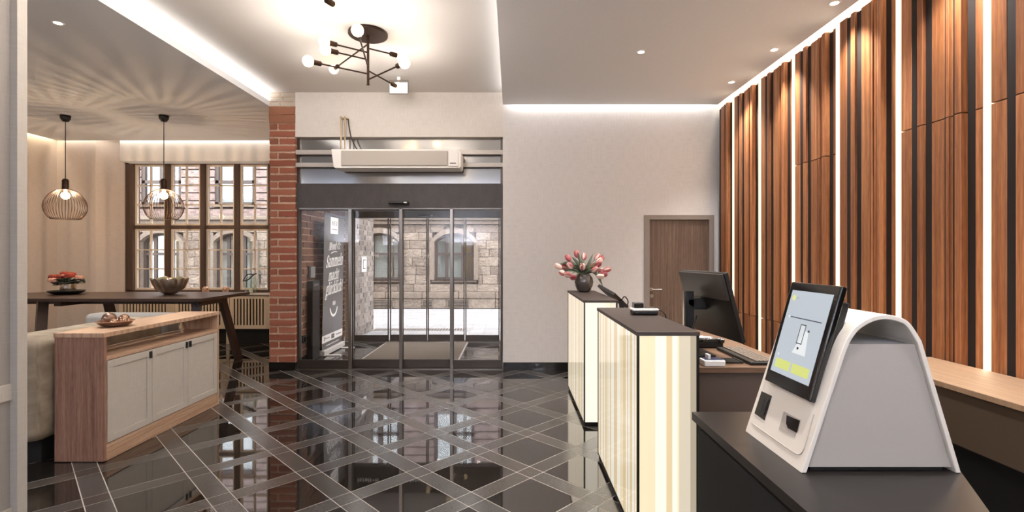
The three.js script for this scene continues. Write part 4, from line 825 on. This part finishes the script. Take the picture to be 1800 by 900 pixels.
// tulips in a vase on the far counter
{
  const X = 0.82, Y = 1.17, D = 5.7;
  const v = thing('round_vase', 'round glossy dark grey vase on the far lit counter', 'vase', [X, Y, D]);
  part('body', lathe([[0.0005, 0.001], [0.055, 0.001], [0.075, 0.02], [0.1, 0.07], [0.108, 0.115], [0.1, 0.16], [0.078, 0.193], [0.068, 0.2], [0.064, 0.2], [0.072, 0.19], [0.094, 0.158], [0.1, 0.115], [0.06, 0.02], [0.0005, 0.012]], X, Y, D, 48), M.vase, v);
  part('lip', new THREE.TorusGeometry(0.068, 0.004, 8, 40).rotateX(Math.PI / 2).translate(X, Y + 0.2, -D), M.vase, v);
  const px2 = (a, b, dd) => { const d = D + dd; return V((960 + a * 160 / 1108 - 900) / F * d, EYE + (450 - (430 + b * 130 / 900)) / F * d, d); };
  const heads = [[270, 170, 0], [150, 270, -0.05], [225, 275, 0.03], [290, 260, -0.08], [205, 350, -0.06], [268, 368, -0.1], [332, 398, -0.1], [215, 310, 0.06], [370, 120, 0.05], [458, 150, 0.06], [440, 275, -0.1], [620, 155, 0], [660, 175, 0.04], [640, 205, -0.04], [625, 245, -0.06], [590, 305, -0.1], [675, 320, 0.02], [740, 300, 0.0], [695, 360, -0.04], [655, 385, -0.08], [560, 270, 0.05]];
  heads.forEach(([a, b, dd], i) => {
    const h = px2(a, b, dd), o = thing('tulip', i % 3 === 1 ? 'pale rosy white tulip in the bouquet in the grey vase' : 'pink and white tulip in the bouquet in the grey vase', 'flower', [h.x, h.y, -h.z], i % 3 === 1 ? 'pale tulips in the grey vase' : 'pink tulips in the grey vase');
    const neck = new THREE.Vector3(X + (h.x - X) * 0.12, Y + 0.2, -D + (h.z + D) * 0.12), dir = h.clone().sub(new THREE.Vector3(X, Y + 0.16, -D)).normalize();
    const mid = neck.clone().lerp(h, 0.5).add(new THREE.Vector3(0, 0.03, 0));
    const petals = (inner) => { const out = []; for (let k = 0; k < 3; k++) { const g = new THREE.SphereGeometry(1, 10, 8, -0.75, 1.5, 0.15, 2.6); g.scale(0.03, 0.047, 0.03); g.translate(0, 0.034, 0); g.rotateX(inner ? -0.02 : 0.2); g.rotateY(k * 2.094 + (inner ? 1.047 : 0)); g.applyQuaternion(new THREE.Quaternion().setFromUnitVectors(new THREE.Vector3(0, 1, 0), dir)); out.push(g.translate(h.x - dir.x * 0.03, h.y - dir.y * 0.03, h.z - dir.z * 0.03)); } return joined(out); };
    part('outer_petals', petals(false), i % 3 === 1 ? M.petalPale : i % 4 === 2 ? M.petalDeep : M.petalPink, o);
    part('inner_petals', petals(true), i % 2 ? M.petalPale : M.petalPink, o);
    part('stem', tube([neck, mid, h.clone().addScaledVector(dir, -0.02)], 0.0042, 14, 6), M.stem, o);
  });
  const leafG = (a, b, w, bend) => {                            // a long folded leaf from a to b
    const n = 10, pos = [], idx = [], up = new THREE.Vector3(0, 1, 0), dir = b.clone().sub(a), sideV = dir.clone().cross(new THREE.Vector3(0, 0, 1)).normalize().multiplyScalar(w);
    for (let i = 0; i <= n; i++) { const t = i / n, c = a.clone().lerp(b, t).addScaledVector(up, bend * Math.sin(t * Math.PI)), k = Math.sin(Math.PI * Math.min(1, 0.12 + t * 0.88)) ** 0.8; for (const [s, z] of [[-1, 0.012], [0, -0.008], [1, 0.012], [0, -0.011]]) pos.push(c.x + sideV.x * s * k, c.y + sideV.y * s * k, c.z + sideV.z * s * k + z * k); }
    for (let i = 0; i < n; i++) for (const [p, q] of [[0, 1], [1, 2], [2, 3], [3, 0]]) { const A = i * 4 + p, B = i * 4 + q; idx.push(A, B, B + 4, A, B + 4, A + 4); }
    const g = new THREE.BufferGeometry(); g.setAttribute('position', new THREE.Float32BufferAttribute(pos, 3)); g.setIndex(idx); g.computeVertexNormals();
    g.setAttribute('uv', new THREE.Float32BufferAttribute(new Float32Array(pos.length / 3 * 2), 2)); return g.toNonIndexed();
  };
  const base = V(X, Y + 0.19, D);
  for (const [a, b, w, dd, bend] of [[380, 90, 0.018, 0, 0.02], [310, 150, 0.02, 0.03, 0.03], [570, 110, 0.02, 0.02, 0.0], [540, 200, 0.02, -0.03, 0], [200, 215, 0.017, 0.02, 0.05], [150, 240, 0.014, 0, 0.06], [345, 250, 0.024, -0.08, 0.03], [380, 330, 0.024, -0.1, 0.05], [490, 250, 0.018, -0.1, 0.02], [510, 300, 0.018, -0.11, 0.03], [700, 535, 0.024, -0.1, 0.12], [640, 400, 0.02, -0.08, 0.06], [150, 360, 0.014, -0.05, 0.06], [290, 310, 0.02, 0, 0.05], [430, 180, 0.018, 0.05, 0.02]]) part('leaf', leafG(base, px2(a, b, dd), w, bend), M.leaf, v);
}

// ------------------------------------------------------------------ staff desk behind the counters
{
  const Y = 0.9, x0 = 1.008, x1 = 1.78, d0 = 3.05, d1 = 4.6, k = thing('staff_desk', 'brown staff desk behind the near lit counter', 'desk', [1.4, 0, 3.8]);
  part('top', bx(x0, x1, Y - 0.035, Y, d0, d1, 0.003, true), M.deskWood, k);
  part('front_panel', bx(x0 + 0.01, x1 - 0.03, 0.03, Y - 0.035, d0 + 0.02, d0 + 0.045), M.deskFront, k);
  part('side_panel', bx(x0 + 0.002, x0 + 0.03, 0.003, Y - 0.035, d0 + 0.045, d1 - 0.02), M.black, k);
  part('side_panel', bx(x1 - 0.06, x1 - 0.03, 0.003, Y - 0.035, d0 + 0.045, d1 - 0.02), M.deskFront, k);
  const k2 = thing('far_staff_desk', 'dark staff desk hidden behind the far lit counter', 'desk', [1.3, 0, 5.3]);
  part('top', bx(0.985, 1.6, Y - 0.035, Y, 4.64, 5.9, 0.003, true), M.deskWood, k2);
  part('front_panel', bx(1.0, 1.58, 0.002, Y - 0.035, 4.66, 4.69), M.deskFront, k2);
  // monitor seen from behind
  const s = 3.1, at = (px, py, d) => V((px - 900) / F * d, EYE + (450 - py) / F * d, d);
  const TR = at(1272.5, 480.4, s), BR = at(1304.4, 604.4, s), TL = at(1194.4, 475.3, s * 1.2);
  const ax = TL.clone().sub(TR), up = TR.clone().sub(BR), W = ax.length(), Hm = up.length();
  const z = new THREE.Vector3().crossVectors(ax, up).normalize(); ax.normalize(); const uy = up.clone().normalize(), xx = ax.clone();
  const basis = new THREE.Matrix4().makeBasis(xx, uy, new THREE.Vector3().crossVectors(xx, uy).normalize());
  const place = (g) => { g.applyMatrix4(basis); g.translate(BR.x, BR.y, BR.z); return g; };
  const m = thing('computer_monitor', 'black computer monitor on the staff desk seen from behind', 'monitor', [1.3, Y, 3.4]);
  const zz = new THREE.Vector3().crossVectors(xx, uy).normalize().x < 0 ? 1 : -1;   // which way the back looks (towards -x)
  part('housing', place(new RoundedBoxGeometry(W, Hm, 0.03, 2, 0.006).translate(W / 2, Hm / 2, -zz * 0.015)), M.black, m);
  part('upper_back_cover', place(new RoundedBoxGeometry(W * 0.97, Hm * 0.38, 0.02, 2, 0.006).translate(W / 2, Hm * 0.8, zz * 0.006)), std({ color: 0x3a3430, roughness: 0.4 }), m);
  part('screen', place(new THREE.BoxGeometry(W * 0.95, Hm * 0.92, 0.004).translate(W / 2, Hm / 2, -zz * 0.031)), M.blackGloss, m);
  const mc = place(new THREE.BoxGeometry(0.01, 0.01, 0.01).translate(W * 0.62, Hm * 0.5, zz * 0.03)); mc.computeBoundingBox(); const c0 = mc.boundingBox.getCenter(new THREE.Vector3());
  part('stand_column', joined([beam(new THREE.Vector3(c0.x - 0.07, Y, c0.z), new THREE.Vector3(c0.x - 0.07, c0.y + 0.09, c0.z), 0.05, 0.07), beam(new THREE.Vector3(c0.x - 0.08, c0.y, c0.z), new THREE.Vector3(c0.x + 0.05, c0.y, c0.z), 0.07, 0.07)]), M.black, m);
  part('stand_trim', beam(new THREE.Vector3(c0.x - 0.1, Y, c0.z - 0.0), new THREE.Vector3(c0.x - 0.1, c0.y + 0.09, c0.z), 0.012, 0.03), M.steel, m);
  part('stand_foot', metreUV(new RoundedBoxGeometry(0.22, 0.014, 0.26, 2, 0.005).translate(c0.x - 0.04, Y + 0.008, c0.z)), M.black, m);
  part('cable', tube([new THREE.Vector3(c0.x - 0.02, c0.y - 0.08, c0.z + 0.02), new THREE.Vector3(c0.x - 0.07, c0.y - 0.18, c0.z + 0.06), new THREE.Vector3(c0.x - 0.1, Y + 0.06, c0.z + 0.08), new THREE.Vector3(c0.x - 0.16, Y + 0.02, c0.z + 0.1)], 0.005, 24), M.black, m);
  // keyboard
  const kb = thing('keyboard', 'black computer keyboard lying on the staff desk', 'keyboard', [1.58, Y, 3.35]);
  part('case', bx(1.48, 1.66, Y + 0.001, Y + 0.022, 3.1, 3.62, 0.006), M.black, kb);
  for (let r = 0; r < 5; r++) for (let q = 0; q < 15; q++) { const d = 3.115 + q * 0.0328, x = 1.522 + r * 0.026; part('key', bx(x, x + 0.021, Y + 0.021, Y + 0.029, d, d + 0.027, 0.003), M.keyCap, kb); }
  const tray = thing('desk_pad', 'black desk pad between the counter and the keyboard', 'desk pad', [1.28, Y, 3.23]);
  part('pad', bx(1.1, 1.46, Y + 0.0008, Y + 0.008, 3.16, 3.3, 0.002), M.blackMatt, tray);
  part('edge', joined([bx(1.455, 1.465, Y + 0.0008, Y + 0.012, 3.16, 3.3), bx(1.095, 1.105, Y + 0.0008, Y + 0.012, 3.16, 3.3)]), M.black, tray);
  const cr = thing('key_card_reader', 'small white key card encoder at the desk edge', 'card reader', [1.24, Y, 3.1]);
  part('body', bx(1.18, 1.31, Y + 0.001, Y + 0.04, 3.06, 3.15, 0.008), M.white, cr);
  part('top_face', bx(1.19, 1.3, Y + 0.039, Y + 0.045, 3.07, 3.14, 0.003), std({ color: 0x2e3550, roughness: 0.3 }), cr);
  part('card', bx(1.21, 1.225, Y + 0.045, Y + 0.07, 3.08, 3.13), M.white, cr);
  const ph = thing('desk_phone', 'black desk telephone under the monitor', 'telephone', [1.4, Y, 3.72]);
  part('base', bx(1.36, 1.56, Y + 0.001, Y + 0.05, 3.68, 3.86, 0.012), M.black, ph);
  part('handset', joined([bx(1.38, 1.55, Y + 0.055, Y + 0.075, 3.66, 3.7, 0.009), bx(1.37, 1.41, Y + 0.04, Y + 0.07, 3.655, 3.705, 0.01), bx(1.52, 1.56, Y + 0.04, Y + 0.07, 3.655, 3.705, 0.01)]), M.blackGloss, ph);
  const pp = thing('paper_sheet', 'white sheet of paper on the desk under the monitor', 'paper', [1.5, Y, 4.1]);
  part('sheet', bx(1.35, 1.62, Y + 0.0008, Y + 0.003, 3.95, 4.25), M.white, pp);
  part('second_sheet', bx(1.4, 1.66, Y + 0.003, Y + 0.005, 3.98, 4.2), M.white, pp);
  // leaning black tablet behind the far counter
  const tb = thing('black_tablet', 'thin black tablet tilted behind the far lit counter beside the tulips', 'tablet', [1.08, Y, 5.25]);
  const p0 = at(1064, 513, 5.4), p1 = at(1092, 529, 5.2);
  part('slab', beam(p0, p1, 0.3, 0.032), M.black, tb);
  part('stand', joined([beam(new THREE.Vector3(p1.x, p1.y, p1.z), new THREE.Vector3(p1.x + 0.02, Y, p1.z), 0.05, 0.03), bar(new THREE.Vector3(p1.x + 0.02, Y + 0.001, p1.z), new THREE.Vector3(p1.x + 0.02, Y + 0.015, p1.z), 0.09, 24)]), M.black, tb);
  part('cable', tube([p1, at(1098, 516.5, 5.15).setY(p1.y + 0.05), at(1104, 530, 5.15), at(1099, 545, 5.15)], 0.006, 20), M.black, tb);
}
// ------------------------------------------------------------------ wooden ledge along the slatted wall
{
  const c = thing('low_credenza', 'low credenza with a light wood top along the slatted wall', 'credenza', [2.55, 0, 2.2]), Y = 0.91;
  part('top', bx(2.29, 2.782, Y - 0.03, Y, 0.4, 3.32, 0.003), M.credenzaTop, c);
  part('front_panel', bx(2.31, 2.335, 0.6, Y - 0.03, 0.42, 3.3), M.credenzaFront, c);
  part('end_panel', bx(2.335, 2.78, 0.003, Y - 0.03, 3.27, 3.3), M.credenzaFront, c);
  part('body', bx(2.5, 2.78, 0.003, 0.6, 0.42, 3.27), M.blackMatt, c);
}
// ------------------------------------------------------------------ black front counter with the check-in kiosk
{
  const c = thing('front_counter', 'black front counter under the white check-in kiosk', 'counter', [1.1, 0, 1.6]), Y = 0.9;
  part('top', prism([[0.785, 0.7], [0.9, 0.7], [1.43, 1.6], [1.43, 2.18], [0.785, 2.18]], Y - 0.034, Y), M.blackTop, c);
  part('cabinet', prism([[0.802, 0.72], [0.9, 0.72], [1.38, 1.6], [1.38, 2.16], [0.802, 2.16]], 0.003, Y - 0.034), M.blackMatt, c);
  part('front_door', bx(0.79, 0.802, 0.08, Y - 0.05, 0.8, 2.1, 0.002), M.blackMatt, c);
  part('handle', bar(V(0.782, 0.62, 1.66), V(0.782, 0.62, 1.84), 0.006), M.steel, c);
}
{
  const Y = 0.9, dn = 1.563, df = 1.94, k = thing('checkin_kiosk', 'white arched self check-in kiosk with a tilted black touchscreen', 'kiosk', [1.15, Y, 1.75]);
  const prof = [[0.906, 0.901], [0.981, 1.1225], [1.0325, 1.286], [1.0516, 1.327], [1.08, 1.362], [1.127, 1.389], [1.175, 1.396], [1.2224, 1.3855], [1.251, 1.364], [1.2835, 1.313], [1.3245, 1.1706], [1.406, 0.901]];
  const curve = new THREE.SplineCurve(prof.slice(2, 10).map(([x, y]) => new THREE.Vector2(x, y))).getPoints(30);
  const outer = [new THREE.Vector2(...prof[0]), ...curve, new THREE.Vector2(...prof[11])];
  const T = 0.015, innerP = outer.map((p, i) => { const a = outer[Math.max(0, i - 1)], b = outer[Math.min(outer.length - 1, i + 1)], n = new THREE.Vector2(b.y - a.y, -(b.x - a.x)).normalize(); return i === 0 || i === outer.length - 1 ? new THREE.Vector2(p.x + (i ? -T * 1.06 : T * 1.06), p.y) : p.clone().addScaledVector(n, T); });
  const sh = new THREE.Shape([...outer, ...innerP.slice().reverse()]);
  const g = new THREE.ExtrudeGeometry(sh, { depth: df - dn - 0.006, bevelEnabled: true, bevelSize: 0.0025, bevelThickness: 0.003, bevelSegments: 3, bevelOffset: -0.0025 }); g.translate(0, 0, -(df - 0.003));
  part('shell', metreUV(g), M.kiosk, k);
  const inAt = (y) => { const f = (list) => { for (let i = 0; i < list.length - 1; i++) { const a = list[i], b = list[i + 1]; if ((a.y - y) * (b.y - y) <= 0) return a.x + (b.x - a.x) * (y - a.y) / (b.y - a.y || 1); } }; return [f(innerP), f(innerP.slice().reverse())]; };
  const yt = 1.302, yb = 0.915, [ta, tb] = inAt(yt), [ba, bb] = inAt(yb);
  for (const d of [dn + 0.012, df - 0.024]) { const s = new THREE.Shape([[ba + 0.001, yb], [bb - 0.001, yb], [tb - 0.001, yt], [ta + 0.001, yt]].map(([x, y]) => new THREE.Vector2(x, y))); const q = new THREE.ExtrudeGeometry(s, { depth: 0.012, bevelEnabled: false }); q.translate(0, 0, -(d + 0.012)); part('side_panel', metreUV(q), M.kioskSide, k); }
  part('vent_plate', bx(ta + 0.002, tb - 0.002, yt - 0.012, yt - 0.003, dn + 0.026, df - 0.026), std({ map: tex(128, 128, (u, v) => { const p = ((u * 16) % 1 - 0.5) ** 2 + ((v * 16) % 1 - 0.5) ** 2 < 0.09; return p ? 96 : 190; }, true, 0.16, 0.16, THREE.RepeatWrapping), roughness: 0.7 }), k);
  part('base', bx(0.945, 1.365, Y + 0.0008, 0.914, dn + 0.02, df - 0.02), M.blackMatt, k);
  // front slope: x = 0.906 + s (y - 0.901)
  const slope = (prof[2][0] - prof[0][0]) / (prof[2][1] - prof[0][1]);
  const onFront = (px, py, out = 0.002) => { const a = (px - 900) / F, b = (py - 450) / F, d = (0.906 - out + slope * (EYE - 0.901)) / (a + slope * b); return V(a * d, EYE - b * d, d); };
  const plate = (pts, depth) => {                               // a plate on the slope from corner points, pushed outwards by depth
    const n = new THREE.Vector3(-1, slope, 0).normalize(), P = pts.map((p) => p.clone()), Q = pts.map((p) => p.clone().addScaledVector(n, depth)), pos = [], tri = (a, b, c) => pos.push(...a.toArray(), ...b.toArray(), ...c.toArray());
    for (let i = 1; i < pts.length - 1; i++) { tri(Q[0], Q[i], Q[i + 1]); tri(P[0], P[i + 1], P[i]); }
    pts.forEach((_, i) => { const j = (i + 1) % pts.length; tri(P[i], P[j], Q[j]); tri(P[i], Q[j], Q[i]); });
    const q = new THREE.BufferGeometry(); q.setAttribute('position', new THREE.Float32BufferAttribute(pos, 3)); q.computeVertexNormals(); q.setAttribute('uv', new THREE.Float32BufferAttribute(new Float32Array(pos.length / 3 * 2), 2)); return q;
  };
  const cw = (l) => l.map(([x, y]) => onFront(x, y, 0.0006)).reverse();
  part('card_slot', plate(cw([[1339.6, 687.8], [1357, 696], [1344, 739], [1327, 726.7]]), 0.002), M.black, k);
  part('card_slot_insert', plate(cw([[1346, 699], [1353, 702], [1344, 731], [1338, 727]]), 0.004), M.blackGloss, k);
  part('slot_recess', plate(cw([[1378, 723], [1407, 738], [1397, 768], [1370, 753]]), 0.0012), M.kioskSide, k);
  part('receipt_slot', plate(cw([[1384, 730], [1406.5, 739.5], [1401, 761], [1386.5, 753], [1383, 745]]), 0.003), M.blackGloss, k);
  const pl = [[1322, 744], [1395, 795], [1403, 799], [1410, 795], [1431, 728]].map(([x, y]) => onFront(x, y, 0.0015));
  part('panel_line', tube(pl, 0.0014, 60, 6), M.kioskSide, k);
  // touchscreen, tilted a little less than the slope
  const d1 = 1.6, d2 = 1.888, b0 = [0.9525, 1.112], t0 = [1.057, 1.484], ang = Math.atan2(t0[0] - b0[0], t0[1] - b0[1]), H = Math.hypot(t0[0] - b0[0], t0[1] - b0[1]), W = d2 - d1;
  const toWorld = (q) => { q.rotateY(-Math.PI / 2); q.rotateZ(-ang); q.translate((b0[0] + t0[0]) / 2, (b0[1] + t0[1]) / 2, -(d1 + d2) / 2); return q; };   // local x along depth, y up the screen, z outwards
  part('screen_housing', toWorld(new RoundedBoxGeometry(W, H, 0.022, 3, 0.006).translate(0, 0, -0.011)), M.blackGloss, k);
  part('screen_rear', toWorld(new RoundedBoxGeometry(W * 0.93, H * 0.84, 0.03, 2, 0.006).translate(0, -H * 0.04, -0.034)), M.black, k);
  const c = document.createElement('canvas'); c.width = 512; c.height = 780; const q = c.getContext('2d');
  q.fillStyle = '#c3cbd3'; q.fillRect(0, 0, 512, 780); q.fillStyle = '#e9ea9e'; q.beginPath(); q.arc(48, 70, 26, 0, 7); q.fill(); q.fillStyle = '#8b929a'; q.font = '30px sans-serif'; q.fillText('H+', 84, 80);
  q.fillStyle = '#4a5057'; q.fillRect(72, 244, 392, 9); q.fillStyle = '#eff2f4'; q.beginPath(); q.arc(54, 248, 11, 0, 7); q.fill();
  q.strokeStyle = '#2f3439'; q.lineWidth = 8; q.fillStyle = '#dfe4e8'; q.fillRect(236, 300, 62, 168); q.strokeRect(236, 300, 62, 168);
  q.fillStyle = '#eef1f3'; q.beginPath(); q.moveTo(210, 560); q.lineTo(250, 470); q.lineTo(300, 360); q.quadraticCurveTo(330, 330, 350, 370); q.lineTo(380, 560); q.closePath(); q.fill(); q.strokeRect(236, 300, 62, 168); q.fillStyle = '#2f3439'; q.beginPath(); q.arc(270, 510, 12, 0, 7); q.fill(); q.beginPath(); q.moveTo(330, 352); q.lineTo(346, 330); q.lineTo(362, 352); q.fill();
  q.fillStyle = '#eff2f4'; q.beginPath(); q.arc(48, 610, 10, 0, 7); q.fill();
  q.fillStyle = '#dce283'; q.fillRect(36, 648, 200, 84); q.fillRect(262, 648, 214, 84);
  const st = new THREE.CanvasTexture(c); st.colorSpace = THREE.SRGBColorSpace;
  const dw = W * 0.83, dh = H * 0.8;
  part('display', toWorld(new THREE.PlaneGeometry(dw, dh).translate(0, H * 0.018, 0.0006)), phys({ color: 0x101010, emissive: 0xffffff, emissiveMap: st, emissiveIntensity: 0.76, roughness: 0.25 }), k);
  const li = rectLight('display_light', col(0xdfe6ee), 0.5, dw, dh, V((b0[0] + t0[0]) / 2 - 0.004, (b0[1] + t0[1]) / 2, (d1 + d2) / 2), new THREE.Vector3(-Math.cos(ang), Math.sin(ang), 0));
}

renderer.render(scene, camera);
